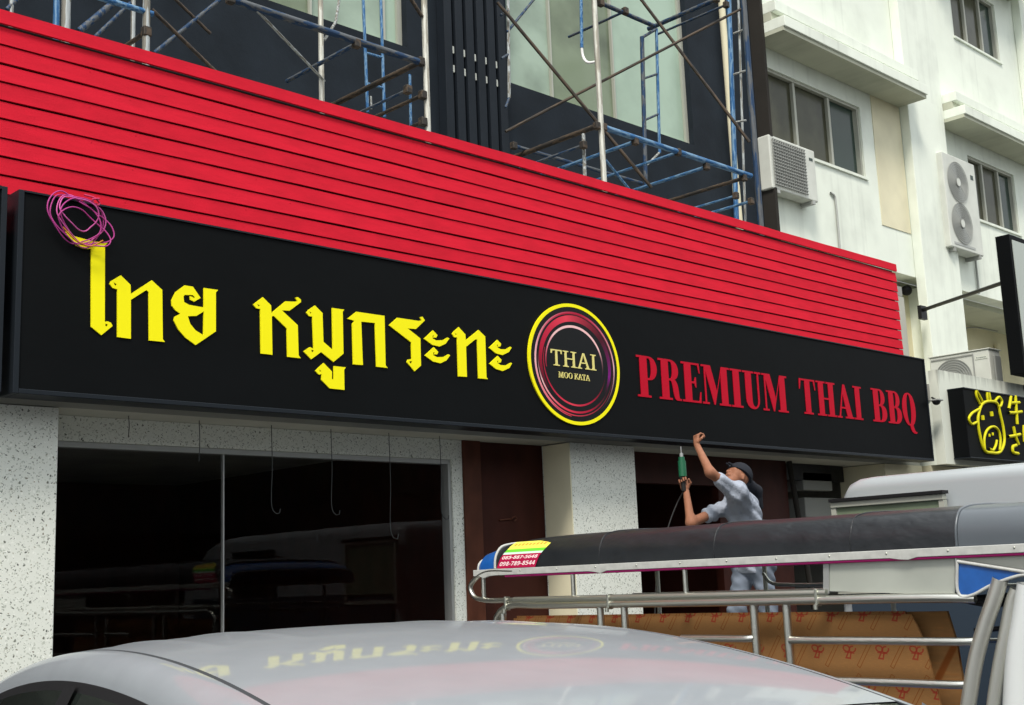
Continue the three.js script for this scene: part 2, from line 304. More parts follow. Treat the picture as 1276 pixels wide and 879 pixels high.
// ------------------------------------------------------------------ main signboard
const SX0 = 2.895, SX1 = 13.71, SY0 = 2.80, SY1 = 4.008;
const sign = thing('signboard', 'long black signboard with yellow Thai letters and red English words under the red fascia', 'signboard', [8.3, SY0, -.08]);
part(sign, 'panel', bx(SX0 + .035, SX1 - .012, SY0 + .03, SY1 - .012, -.15, -.012), M.signBlack);
part(sign, 'frame', [bx(SX0, SX0 + .034, SY0, SY1, -.2, 0, .004), bx(SX1 - .011, SX1, SY0, SY1, -.2, 0), bx(SX0 + .035, SX1 - .012, SY0, SY0 + .029, -.2, 0, .004), bx(SX0 + .035, SX1 - .012, SY1 - .011, SY1, -.2, 0)], M.signFrame);
part(sign, 'bracket', [...Array(6)].map((_, i) => bx(4 + i * 1.7, 4.05 + i * 1.7, 2.87, 3.9, -.318, -.2)), M.signFrame);
const ZF = -.012; // face of the panel
function letterMesh(shape, depth, mat, name = 'letter', parent = sign, z = ZF + .0005) {
  const g = new THREE.ExtrudeGeometry(shape, { depth, bevelEnabled: false, curveSegments: 10 }); g.translate(0, 0, z); return part(parent, name, metreUV(g), mat);
}
const tr = (o, s) => ([x, y]) => { const p = hz(o[0] + x / s, o[1] + y / s, ZF + .009); return [p.x, p.y]; };
function thai(o, s, pts, holes = []) { const f = tr(o, s); letterMesh(outline(pts.map(f), holes.map(h => h.map(f))), .009, M.yellow); }
const QA = [[40, 230], 4.396], QB = [[300, 360], 6.278], QC = [[440, 380], 6.076];
thai(...QA, [[397, 318], [412, 320], [398, 336], [397, 752], [412, 750], [430, 757], [440, 775], [378, 826], [322, 780], [322, 353], [283, 352], [240, 335], [205, 295], [170, 262], [195, 252], [232, 284], [290, 300], [345, 312]], [[[400, 762], [413, 766], [410, 780], [400, 776]]]);
thai(...QA, [[485, 498], [538, 550], [540, 600], [655, 525], [712, 578], [715, 848], [727, 863], [640, 855], [638, 590], [625, 578], [540, 632], [540, 846], [466, 836], [466, 574], [440, 567], [424, 545], [430, 530]], [[[444, 536], [462, 545], [456, 560]]]);
thai(...QA, [[940, 567], [1018, 578], [1006, 592], [1006, 805], [895, 880], [840, 840], [800, 795], [775, 745], [780, 725], [812, 708], [785, 690], [765, 665], [763, 635], [785, 590], [835, 553], [880, 560], [922, 622], [888, 642], [866, 632], [862, 612], [878, 616], [886, 624], [892, 618], [880, 606], [835, 605], [828, 615], [832, 645], [860, 660], [905, 668], [940, 674]], [[[852, 722], [900, 720], [940, 695], [938, 826], [895, 800], [866, 765]]]);
thai(...QB, [[172, 66], [236, 130], [239, 190], [350, 98], [420, 101], [444, 97], [425, 70], [445, 65], [470, 85], [470, 105], [380, 172], [320, 168], [445, 285], [452, 520], [469, 544], [365, 533], [360, 312], [258, 212], [242, 217], [247, 517], [157, 507], [152, 158], [120, 152], [97, 125], [120, 105]], [[[125, 118], [148, 128], [145, 145]]]);
thai(...QB, [[580, 131], [639, 190], [646, 415], [720, 480], [714, 150], [809, 163], [797, 180], [803, 508], [725, 573], [628, 495], [550, 552], [490, 490], [540, 457], [562, 466], [566, 480], [550, 478], [556, 498], [571, 490], [560, 218], [535, 215], [512, 188], [530, 165]], [[[535, 176], [552, 186], [548, 202]]]);
thai(...QB, [[648, 581], [713, 648], [713, 708], [728, 708], [728, 605], [821, 615], [808, 635], [811, 792], [695, 780], [632, 715], [632, 668], [610, 672], [583, 643], [605, 620]], [[[612, 632], [628, 642], [622, 656]]]);
thai(...QB, [[905, 180], [1124, 212], [1133, 601], [1150, 620], [1062, 610], [1050, 268], [942, 257], [955, 597], [880, 592], [872, 275], [890, 250], [835, 235]]);
thai(...QC, [[335, 98], [495, 122], [520, 118], [505, 94], [525, 90], [543, 118], [475, 184], [412, 178], [509, 255], [514, 460], [465, 504], [407, 435], [415, 415], [440, 411], [443, 425], [425, 430], [432, 446], [445, 440], [440, 285], [272, 155]]);
const saraA = [[605, 194], [639, 230], [629, 249], [606, 248], [613, 233], [601, 233], [601, 255], [630, 270], [680, 268], [715, 248], [729, 255], [700, 295], [655, 316], [600, 303], [537, 257]];
thai(...QC, saraA); thai(...QC, saraA.map(([x, y]) => [x + 6, y + 127]));
thai(...QC, [[800, 169], [850, 225], [853, 270], [950, 191], [1000, 240], [1010, 550], [1021, 563], [950, 557], [940, 262], [925, 262], [855, 318], [862, 546], [797, 542], [788, 248], [765, 245], [749, 220], [765, 200]], [[[770, 215], [785, 222], [780, 235]]]);
const saraB = [[1092, 266], [1121, 295], [1115, 316], [1095, 318], [1099, 303], [1088, 302], [1090, 320], [1115, 336], [1155, 338], [1190, 318], [1201, 322], [1180, 358], [1130, 381], [1080, 366], [1029, 325]];
thai(...QC, saraB); thai(...QC, saraB.map(([x, y]) => [x + 3, y + 121]));
// tall, tightly set letters with thick stems and thin slab serifs
const GL = {
  P: [.68, [[0, 0], [.44, 0], [.44, .05], [.34, .05], [.34, .42], [.40, .42], [.76, .42, .76, 1, .40, 1], [0, 1], [0, .95], [.1, .95], [.1, .05], [0, .05]], [[[.34, .47], [.40, .47], [.50, .47, .50, .95, .40, .95], [.34, .95]]]],
  R: [.76, [[0, 0], [.44, 0], [.44, .05], [.34, .05], [.34, .48], [.38, .48], [.52, .48, .44, 0, .60, 0], [.76, 0], [.76, .05], [.71, .05], [.64, .06, .72, .42, .54, .51], [.76, .58, .74, 1, .40, 1], [0, 1], [0, .95], [.1, .95], [.1, .05], [0, .05]], [[[.34, .53], [.40, .53], [.50, .53, .50, .95, .40, .95], [.34, .95]]]],
  E: [.68, [[0, 0], [.66, 0], [.68, .28], [.65, .28], [.60, .05], [.34, .05], [.34, .48], [.44, .48], [.48, .38], [.51, .38], [.51, .64], [.48, .64], [.44, .53], [.34, .53], [.34, .95], [.58, .95], [.63, .75], [.66, .75], [.64, 1], [0, 1], [0, .95], [.1, .95], [.1, .05], [0, .05]]],
  M: [1.05, [[0, 0], [.24, 0], [.24, .05], [.15, .05], [.15, .85], [.42, 0], [.46, 0], [.72, .85], [.72, .05], [.63, .05], [.63, 0], [1.05, 0], [1.05, .05], [.96, .05], [.96, .95], [1.05, .95], [1.05, 1], [.76, 1], [.55, .33], [.34, 1], [0, 1], [0, .95], [.1, .95], [.1, .05], [0, .05]]],
  I: [.44, [[0, 0], [.44, 0], [.44, .05], [.34, .05], [.34, .95], [.44, .95], [.44, 1], [0, 1], [0, .95], [.1, .95], [.1, .05], [0, .05]]],
  U: [.73, [[0, 1], [0, .95], [.1, .95], [.1, .25], [.1, -.09, .64, -.09, .64, .25], [.64, .95], [.73, .95], [.73, 1], [.48, 1], [.48, .95], [.58, .95], [.58, .25], [.58, 0, .34, 0, .34, .22], [.34, .95], [.44, .95], [.44, 1]]],
  T: [.82, [[.2, 0], [.64, 0], [.64, .05], [.54, .05], [.54, .95], [.72, .95], [.78, .7], [.81, .7], [.79, 1], [.05, 1], [.03, .7], [.06, .7], [.12, .95], [.30, .95], [.30, .05], [.2, .05]]],
  H: [.94, [[0, 0], [.44, 0], [.44, .05], [.34, .05], [.34, .48], [.60, .48], [.60, .05], [.50, .05], [.5, 0], [.94, 0], [.94, .05], [.84, .05], [.84, .95], [.94, .95], [.94, 1], [.5, 1], [.5, .95], [.6, .95], [.6, .53], [.34, .53], [.34, .95], [.44, .95], [.44, 1], [0, 1], [0, .95], [.1, .95], [.1, .05], [0, .05]]],
  A: [.86, [[0, 0], [.24, 0], [.24, .05], [.17, .05], [.225, .28], [.45, .28], [.52, .05], [.42, .05], [.42, 0], [.86, 0], [.86, .05], [.78, .05], [.47, 1], [.38, 1], [.11, .05], [0, .05]], [[[.24, .33], [.34, .72], [.44, .33]]]],
  B: [.74, [[0, 0], [.42, 0], [.82, 0, .82, .50, .50, .52], [.74, .56, .72, 1, .40, 1], [0, 1], [0, .95], [.1, .95], [.1, .05], [0, .05]], [[[.34, .05], [.40, .05], [.54, .05, .54, .48, .40, .48], [.34, .48]], [[.34, .53], [.39, .53], [.50, .53, .50, .95, .39, .95], [.34, .95]]]],
  Q: [.72, [[.36, -.02], [.38, -.18, .46, -.26, .66, -.25], [.72, -.2], [.60, -.2, .56, -.12, .52, .02], [.80, .14, .80, 1.02, .36, 1.02], [-.10, 1.02, -.10, -.02, .36, -.02]], [[[.36, .03], [.20, .03, .20, .97, .36, .97], [.52, .97, .52, .03, .36, .03]]]],
};
function word(str, pxL, pyTop, pyBot, pxR) {
  const L = hz(pxL, (pyTop + pyBot) / 2, ZF), R = hz(...pxR, ZF), y1 = hz(pxL, pyTop, ZF).y, y0 = hz(pxL, pyBot, ZF).y, gap = .045;
  let tot = -gap; for (const c of str) tot += GL[c][0] + gap;
  const sx = (R.x - L.x) / tot, sy = y1 - y0; let x = L.x;
  for (const c of str) {
    const [w, o, h = []] = GL[c], m = pt => pt.map((v, i) => i % 2 ? y0 + v * sy : x + v * sx);
    letterMesh(outline(o.map(m), h.map(q => q.map(m))), .006, M.redLetter); x += (w + gap) * sx;
  }
}
word('PREMIUM', 793.5, 442.5, 494, [981.5, 500]); word('THAI', 995.5, 471.5, 515, [1074.5, 510]); word('BBQ', 1086.5, 484, 525, [1141, 515]);
// round emblem
{
  const t = hz(704.5, 378, ZF), b = hz(722.5, 530.5, ZF), l = hz(656.8, 444, ZF), r = hz(771, 465, ZF), cx = (l.x + r.x) / 2, cy = (t.y + b.y) / 2, R = (t.y - b.y) / 2, EX = (r.x - l.x) / 2 / R;
  const emblemTex = canvasTex(1024, 1024, (g, w) => {
    g.fillStyle = '#0f1113'; g.fillRect(0, 0, w, w); g.translate(w / 2, w / 2);
    const arc = (r0, a0, a1, wid, stops, ecc = 0, rot = 0) => { const n = 260; for (let i = 0; i < n; i++) { const k = i / n, a = a0 + (a1 - a0) * k, b = a0 + (a1 - a0) * (k + 1.6 / n);
      let s = 0; while (s < stops.length - 2 && stops[s + 1][0] < k) s++; const [k0, c0] = stops[s], [k1, c1] = stops[s + 1], f = Math.min(1, Math.max(0, (k - k0) / (k1 - k0))), c = c0.map((v, q) => v + (c1[q] - v) * f);
      g.strokeStyle = `rgba(${c[0] | 0},${c[1] | 0},${c[2] | 0},${c[3]})`; g.lineWidth = wid * (.35 + .65 * Math.sin(Math.PI * Math.min(1, Math.max(0, k)))); const rad = r0 * w + ecc * w * Math.cos(a - rot); g.beginPath(); g.arc(0, 0, rad, a, b); g.stroke(); } };
    const P = Math.PI, Rd = [170, 16, 50, 1], Cr = [222, 60, 80, 1], Pk = [240, 190, 190, 1], Wn = [70, 8, 26, 1], Pu = [120, 20, 120, 1], Z = [60, 5, 20, 0];
    arc(.452, P * .55, P * 2.35, 17, [[0, Cr], [.3, Pk], [.55, Rd], [.8, Pk], [1, Z]], .008, 1);
    arc(.44, 0, P * 2, 12, [[0, Wn], [.3, Cr], [.5, Pk], [.7, Rd], [1, Wn]], .004, 2);
    arc(.395, P * .8, P * 2.2, 56, [[0, Wn], [.2, Rd], [.45, Cr], [.7, Wn], [.9, Pu], [1, Z]], .006, 0);
    arc(.415, P * .1, P * 1.05, 18, [[0, Z], [.3, Rd], [.55, Cr], [.8, Pk], [1, Wn]], 0, 0);
    arc(.325, P * .95, P * 2.12, 22, [[0, Rd], [.25, Pk], [.5, Pk], [.75, Pk], [1, Z]], .006, 3);
    arc(.355, 0, P * 1.1, 16, [[0, Z], [.3, Rd], [.5, Cr], [.8, Rd], [1, Rd]], 0, 0);
  }, false);
  const disc = new THREE.CircleGeometry(R * .955, 64); disc.scale(EX, 1, 1); disc.translate(cx, cy, ZF + .01);
  const emb = part(sign, 'emblem', disc, std(0xffffff, .45, 0, { map: emblemTex }), 'round emblem with red swirls inside a yellow ring');
  const rg = new THREE.LatheGeometry([[.945, 0], [.945, .012], [1, .012], [1, 0]].map(([r, h]) => new THREE.Vector2(R * r, h)), 96).toNonIndexed(); rg.computeVertexNormals(); rg.rotateX(Math.PI / 2); rg.scale(EX, 1, 1); rg.translate(cx, cy, ZF + .0005); part(emb, 'ring', rg, M.yellow);
  const font = await new FontLoader().loadAsync('fonts/droid/droid_serif_regular.typeface.json');
  const txt = (s, pa, pb, yb, yt, mat) => { const sh = font.generateShapes(s, 1); const g = new THREE.ExtrudeGeometry(sh, { depth: 1, bevelEnabled: false, curveSegments: 6 }); g.computeBoundingBox(); const q = g.boundingBox, A = hz(...pa, ZF), B = hz(...pb, ZF); const yy0 = hz(...yb, ZF).y, yy1 = hz(...yt, ZF).y;
    g.translate(-q.min.x, -q.min.y, 0); g.scale((B.x - A.x) / (q.max.x - q.min.x), (yy1 - yy0) / (q.max.y - q.min.y), .006); g.translate(A.x, yy0, ZF + .0105); part(emb, 'lettering', g, mat); };
  txt('THAI', [685, 445], [741, 450], [687, 455.5], [687, 435.5], M.gold);
  txt('MOO KATA', [694.5, 467], [733.5, 470], [695.5, 471], [695.5, 463.5], M.gold);
}
// neighbouring black signboard at the left edge
{ const s = thing('signboard', 'plain black signboard end beside the long restaurant signboard', 'signboard', [1.2, SY0, -.1]);
  part(s, 'panel', bx(-1.2, 2.795, SY0 + .03, SY1 - .02, -.15, -.012), M.signBlack);
  part(s, 'frame', [bx(2.796, 2.83, SY0, SY1, -.2, 0, .004), bx(-1.2, 2.795, SY0, SY0 + .029, -.2, 0), bx(-1.2, 2.795, SY1 - .019, SY1, -.2, 0)], M.signFrame); }
// coil of pink wire hanging over the sign's top edge
{
  const pts = [], cen = hz(98, 272, .05); const c = thing('wire_coil', 'coil of pink electric wire hung over the first yellow letter', 'cable', [cen.x, cen.y - .15, .04]);
  const loops = [[0, 0, .17, .155, .2], [.02, .01, .145, .14, .9], [-.03, .0, .15, .15, 1.7], [.05, -.02, .15, .13, 2.4], [.0, .035, .12, .10, .5], [.03, -.06, .15, .11, 3.1]];
  loops.forEach(([ox, oy, rx, ry, ph], i) => { const p = []; for (let k = 0; k < 14; k++) { const a = k / 14 * 6.2832; p.push([cen.x + ox + rx * Math.cos(a + .3) * (1 + .14 * Math.sin(2 * a + ph)), cen.y + oy + ry * Math.sin(a) * (1 + .12 * Math.sin(3 * a + ph)), .025 + i * .006 + .02 * Math.sin(a * 2 + ph)]); }
    part(c, 'loop', tube(p, .0042, 60, 6, true), i % 3 === 1 ? std([.55, .10, .33], .5) : std([.42, .05, .24], .5)); });
  const j = hz(118, 250, .06); part(c, 'loop_end', tube([[j.x - .06, j.y + .03, .04], [j.x, j.y + .015, .06], [j.x + .035, j.y - .01, .05], [j.x + .005, j.y - .03, .06], [j.x - .02, j.y, .07], [j.x + .02, j.y + .01, .08]], .006, 40), std([.5, .04, .12], .5));
  part(c, 'tail', tube([hz(78, 283, .05), hz(95, 300, .06), hz(112, 307, .06), hz(128, 300, .05)], .005, 30), std([.45, .16, .03], .5));
}
// wires hanging from the soffit in front of the glass
[[160, 512, 245, .0], [248, 518, 575, 0], [338, 524, 632, 1], [412, 528, 634, 1], [484, 535, 664, 1], [547, 540, 640, 1]].forEach(([px, py, end, hook], i) => {
  const t = hz(px, 520, -.47), x = t.x, yb = hz(px, Math.max(end, 545), -.47).y;
  const pts = [[x, 2.784, -.47], [x + .004, (2.784 + yb) / 2, -.468], [x, yb, -.47]];
  if (hook) pts.push([x + .015, yb - .04, -.46], [x + .045, yb - .05, -.45], [x + .055, yb - .015, -.45]);
  single('hanging_wire', ['short grey wire stub hanging by the terrazzo column', 'grey wire hanging straight down left of the glass mullion', 'hooked grey wire hanging just right of the glass mullion', 'hooked grey wire hanging before the middle of the wide pane', 'long hooked grey wire hanging before the wide pane', 'hooked grey wire hanging beside the brown door frame'][i], 'wire', tube(pts, .003, 24, 6), M.aluDark, 'wires hanging in front of the shop glass');
});

// ------------------------------------------------------------------ scaffolding on the canopy
const ZS = -.7, ZB = -1.7, YS = 4.981;
const up = (p, y) => V3(p.x, y, p.z);
const { tubeBlue: TB, tubeDark: TD, tubePale: TP, tubeRust: TR, tubeWhite: TW } = M;
function scaffold(label, items, base) {
  const t = thing('scaffold', label, 'scaffold', base, 'scaffolds standing on the canopy');
  for (const [kind, mat, r, a, b] of items) { const m = part(t, kind, rod(a, b, r * 1.42), mat); if (kind === 'ledger' || kind === 'transom') { const p = vec(a); part(m, 'coupler', bx(p.x - .032, p.x + .032, p.y - .038, p.y + .038, p.z - .03, p.z + .03, .012), TR); } }
  return t;
}
const post = (px, py, z, mat, r, y1 = 10, y0 = YS) => { const p = hz(px, py, z); return ['post', mat, r, [p.x, y0, z], [p.x, y1, z]]; };
const rail = (a, b, z, mat, r) => { const p = hz(...a, z), q = hz(...b, z), y = (p.y + q.y) / 2; return ['ledger', mat, r, [p.x, y, z], [q.x, y, z]]; };
const trans = (a, mat, r, z0 = ZS, z1 = ZB - .38, dy = 0) => { const p = hz(...a, z0); return ['transom', mat, r, p, [p.x, p.y + dy, z1]]; };
const brace = (a, za, b, zb, mat, r) => ['brace', mat, r, hz(...a, za), hz(...b, zb)];
const scA = scaffold('weathered tube scaffold before the narrow left upper window', [
  post(14, 5, ZB, TP, .012), post(70, 15, ZB, TB, .017), post(82, 15, ZS, TP, .021), post(165.5, 30, ZB, TP, .013), post(182, 30, ZS, TP, .019),
  post(400, 60, ZB + .4, TW, .017), post(531, 90, ZS, TW, .019),
  brace([145, 0], ZB, [98, 39], ZB, TD, .019), brace([162, 4], ZB, [118, 46], ZB, TD, .011), brace([189, 12], ZS, [270, 91], ZS, TR, .011), brace([273, 0], ZB, [192, 66], ZB, TD, .012),
  rail([287, 0], [521, 76], ZS, TD, .021), brace([320, 13], ZS, [404, 101], ZB + .4, TP, .008), trans([444, 54.6], TD, .013, ZS, ZB), trans([524, 77], TR, .018), trans([508, 112], TD, .009), trans([526.5, 118.6], TR, .012), trans([527, 152], TR, .012),
  ['frame_bar', TB, .009, hz(510.5, 93, -1), hz(512, 165, -1)], brace([509, -6], ZS, [526, 21], ZS, TR, .012), ['frame_bar', TP, .006, hz(462, 120, -1.2), hz(463, 136, -1.2)],
  rail([90, -14], [190, 18], ZS, TB, .015), brace([30, -10], ZB, [8, 12], ZB, TD, .012), brace([215, -4], ZB, [262, 42], ZB, TR, .010), trans([182, 40], TR, .012), ['frame_bar', TB, .011, hz(452, -12, ZB), hz(458, 140, ZB)], ['frame_bar', TB, .011, hz(474, -12, ZB), hz(479, 146, ZB)], ['rung', TB, .009, hz(456, 66, ZB), hz(477, 72, ZB)], ['rung', TB, .009, hz(457, 104, ZB), hz(478, 110, ZB)],
  brace([424, -10], -1.4, [418, 28], -1.4, TP, .009), brace([418, 28], -1.4, [404, 50], -1.4, TP, .009),
], [4.8, YS, -1.2]);
const scB = scaffold('blue and rusty tube scaffold before the wide upper window', [
  post(747, 120, ZS, TW, .020), post(938, 150, ZS, TD, .024), rail([752, 157], [936, 221], ZS, TB, .021), trans([743.7, 157], TR, .019), trans([727, 181], TD, .010, ZS - .1),
  ['frame_bar', TP, .013, hz(727, 167, -.85), hz(729, 226, -.85)], trans([791.5, 176.5], TB, .013), trans([880.5, 208], TB, .013), trans([927, 222], TR, .016), trans([917, 244], TB, .009), trans([936, 251], TB, .012),
  brace([620, 3], ZB, [812, 234], ZS - .15, TR, .013), brace([630, 164], ZB, [923, 11.5], ZS, TR, .011), brace([798, -2], ZB + .2, [934, 177], ZS, TR, .013), brace([755, 200], ZB + .5, [784, 236], ZB + .5, TB, .010),
  rail([748.6, 2], [815, 34], ZS - .02, TD, .017), trans([893, -1], TD, .019, ZS, ZB), trans([905, 6], TD, .010, ZS, ZB), trans([779, 14], TD, .010, ZS, ZB + .2),
  ['frame_bar', TD, .018, hz(800, 46, ZB), hz(804.7, 232, ZB)], ['frame_bar', TB, .013, hz(818, 36, ZB), hz(822, 191, ZB)], ['rung', TD, .010, hz(802, 98, ZB), hz(820, 92, ZB)], ['rung', TD, .010, hz(803, 150, ZB), hz(821, 142, ZB)], ['rung', TD, .013, hz(800, 47, ZB), hz(818, 36, ZB)], ['rung', TP, .009, hz(822, 190, ZB), hz(806, 206, ZB)],
  ['frame_bar', TP, .012, hz(633, -5, ZB), hz(634.5, 122, ZB)], ['frame_bar', TD, .010, hz(634.5, 122, ZB), hz(630, 134, ZB)], ['rung', TD, .010, hz(625, 73, ZB), hz(633, 68, ZB)], ['rung', TD, .010, hz(624, 19, ZB), hz(633, 13, ZB)],
  ['frame_bar', TB, .012, hz(724, -5, ZS - .2), hz(725, 60, ZS - .2)],
  ['frame_bar', TB, .021, hz(908, -5, ZS - .35), hz(918, 275, ZS - .35)], ['frame_bar', TP, .010, hz(920, -5, ZS - .2), hz(929, 280, ZS - .2)],
  rail([640, 178], [800, 232], ZB, TD, .014), brace([668, -4], ZB, [632, 40], ZB, TD, .010), trans([845, 190], TB, .011),
  ...[[36, 42], [88, 93], [150, 153]].map(([a, b]) => ['rung', TP, .009, hz(914, b, ZS - .25), hz(930, a, ZS - .1)]),
], [10.2, YS, -1.2]);
part(scB, 'hook_bar', tube([hz(725, 60, ZS - .2), hz(726.5, 70, ZS - .19), hz(733, 78, ZS - .1), hz(743, 77, ZS - .03)], .014, 20), M.whiteClip);
// white drain pipe on the dark wall
{ const a = hz(899, 5, ZU + .07), b = hz(914, 190, ZU + .07); single('drain_pipe', 'white drain pipe running down the dark upper wall', 'pipe', [rod([a.x, 10, ZU + .07], [b.x, 6.6, ZU + .07], .045, 14), rod([b.x, 6.6, ZU + .07], [b.x + .03, 4.99, ZU + .07], .05, 14)], M.cream); }

// ------------------------------------------------------------------ white neighbouring building
const nb = thing('white_building', 'weathered white building with ledges and sliding windows beside the dark facade', 'building', [20, 0, -3]);
const NX0 = XR + .004, NX1 = 40, NT = 14.5;
const wall = (a, b, y0, y1, z0, z1, m = M.white) => part(nb, 'wall', bx(a, b, y0, y1, z0, z1), m);
// floors: [window bottom, top]
const bays = [[14.12, 16.75], [20.3, 22.12], [24.3, 27], [30, 33]];
for (const [y0, y1, wy0, wy1] of [[6.05, 9.2, 7.43, 8.56], [9.2, 12.6, 10.75, 11.9], [12.6, NT, 13.9, 14.3]]) {
  let x = NX0;
  for (const [a, b] of bays) {
    wall(x, a, y0, y1, ZU - .3, ZU); wall(a, b, y0, wy0, ZU - .3, ZU); wall(a, b, wy1, y1, ZU - .3, ZU); x = b;
    const w = part(nb, 'window', [bx(a + .003, b - .003, wy0 + .003, wy0 + .04, ZU - .14, ZU - .03), bx(a + .003, b - .003, wy1 - .04, wy1 - .003, ZU - .14, ZU - .03), bx(a + .003, a + .05, wy0 + .041, wy1 - .041, ZU - .135, ZU - .035), bx(b - .05, b - .003, wy0 + .041, wy1 - .041, ZU - .135, ZU - .035), ...[.33, .68].map(k => bx(a + (b - a) * k - .028, a + (b - a) * k + .028, wy0 + .041, wy1 - .041, ZU - .13, ZU - .04))], M.frameGrey);
    for (let k = 0; k < 3; k++) { const c = [0.02, .34, .69, .98]; part(w, 'pane', bx(a + (b - a) * c[k] + (k ? .008 : 0), a + (b - a) * c[k + 1] - .03, wy0 + .042, wy1 - .042, ZU - .10, ZU - .09), k === 2 ? M.tealGlass : M.olive); }
    part(nb, 'sill', bx(a - .03, b + .03, wy0 - .04, wy0 - .003, ZU + .001, ZU + .03), M.white);
    // overhanging ledge of two steps above the window
    const l0 = a < 15 ? NX0 : a - 1.06, l1 = a < 15 ? 17.97 : b + .7;
    part(nb, 'ledge', bx(l0, l1, wy1 + .29, wy1 + .345, ZU + .002, ZU + .50), M.beigeLedge);
    part(nb, 'ledge', bx(l0, l1, wy1 + .346, wy1 + .50, ZU + .002, ZU + .53, .008), M.white);
    part(nb, 'ledge', bx(l0, l1, wy1 + .62, wy1 + .78, ZU + .002, ZU + .40, .008), M.white);
    part(nb, 'ledge', bx(l0, l1, wy1 + .501, wy1 + .619, ZU + .002, ZU + .32), M.beigeLedge);
  }
  wall(x, NX1, y0, y1, ZU - .3, ZU);
}
for (const [a, b] of [[18.0, 19.22], [22.9, 24.1], [28, 29.2]]) part(nb, 'pilaster', bx(a, b, 3.75, NT, ZU + .003, ZU + .16, .01), M.white);
part(nb, 'recess_panel', bx(17.1, 17.98, 6.75, 9.0, ZU + .002, ZU + .012), M.cream, 'cream painted strip beside the pilaster');
part(nb, 'soffit_beam', bx(NX0, NX1, 5.95, 6.048, ZU - 1.3, ZU - .301), M.beigeLedge);
part(nb, 'recess_wall', bx(NX0, 18.3, 3.75, 5.95, ZU - .38, ZU - .31), M.cream);
part(nb, 'recess_wall', bx(18.3, NX1, 3.75, 5.95, ZU - 1.25, ZU - 1.2), M.cream);
part(nb, 'recess_side', bx(18.3, 18.42, 3.75, 5.95, ZU - 1.19, ZU - .005), M.white);
part(nb, 'canopy_slab', bx(NX0, NX1, 3.55, 3.749, ZU - 1.2, -.12), M.concrete);
const px1 = hz(1170, 461, 0);
{ const g = bx(NX0 + .02, NX1, 2.78, px1.y, -.12, -.002), uv = g.attributes.uv, p = g.attributes.position; for (let i = 0; i < uv.count; i++) uv.setY(i, (p.getY(i) - 2.78) / (px1.y - 2.78) * .99); part(nb, 'parapet', g, M.whiteDirty); }
part(nb, 'parapet_side', bx(NX0 + .021, NX0 + .12, 2.78, px1.y - .003, ZU - .3, -.121), M.white);
for (const x of [14.0, 18.6, 23.2, 28]) part(nb, 'pillar', bx(x, x + .8, .14, 2.778, -.75, -.2), x < 15 ? M.cream : M.white);
part(nb, 'ground_floor_wall', bx(NX0 + .1, NX1, .14, 3.55, -1.9, -1.8), M.concrete);
part(nb, 'roof', bx(NX0, NX1, NT, NT + .25, -9, ZU + .2), M.white);
part(nb, 'side_wall', bx(NX0, NX0 + .2, 6.05, NT, -9, ZU - .301), M.white);
// stain streaks and pipes
{ const a = hz(1188, 310, ZU), b = hz(1213, 318, ZU); for (const p of [a, b]) part(nb, 'pipe', rod([p.x, p.y + .1, ZU + .03], [p.x, 6.06, ZU + .03], .018), M.acGrey);
  const q = hz(1243, 410, ZU - 1.1); part(nb, 'pipe', rod([q.x, 3.75, ZU - 1.13], [q.x, 5.7, ZU - 1.13], .06, 14), M.cream);
  part(nb, 'cable', tube([hz(1190, 418, ZU - 1.12), hz(1205, 409, ZU - 1.12), hz(1222, 409, ZU - 1.12), hz(1243, 413, ZU - 1.1)], .012, 24), M.acGrey); 
  const r = hz(1043, 285, ZU); part(nb, 'cable', tube([[r.x - .12, 6.98, ZU + .02], [r.x - .02, 6.95, ZU + .02], [r.x, 6.8, ZU + .02], [r.x, 6.06, ZU + .02]], .016, 24), M.acDark); }

// air conditioners
function acUnit(label, x0, x1, y0, y1, z0, z1, axis, fans, base) {
  const t = thing('air_conditioner', label, 'air conditioner', base);
  part(t, 'casing', bx(x0, x1, y0, y1, z0, z1, .02), M.acWhite);
  return t;
}
function grille(t, c, n, r, rings = 7, dark = M.acDark) { // fan guard seen along direction n
  const q = new THREE.Quaternion().setFromUnitVectors(V3(0, 0, 1), n), put = g => { g.applyQuaternion(q); g.translate(c.x, c.y, c.z); return g; };
  const d = new THREE.CircleGeometry(r, 40); d.translate(0, 0, .003); part(t, 'fan_opening', put(d), dark);
  part(t, 'fan_guard', [...Array(rings)].map((_, i) => { const g = new THREE.TorusGeometry(r * (i + 1) / rings, .005, 5, 40); g.translate(0, 0, .014); return put(g); }), M.acGrey);
  const h = new THREE.CircleGeometry(r * .2, 24); h.translate(0, 0, .022); part(t, 'fan_hub', put(h), M.acWhite);
}
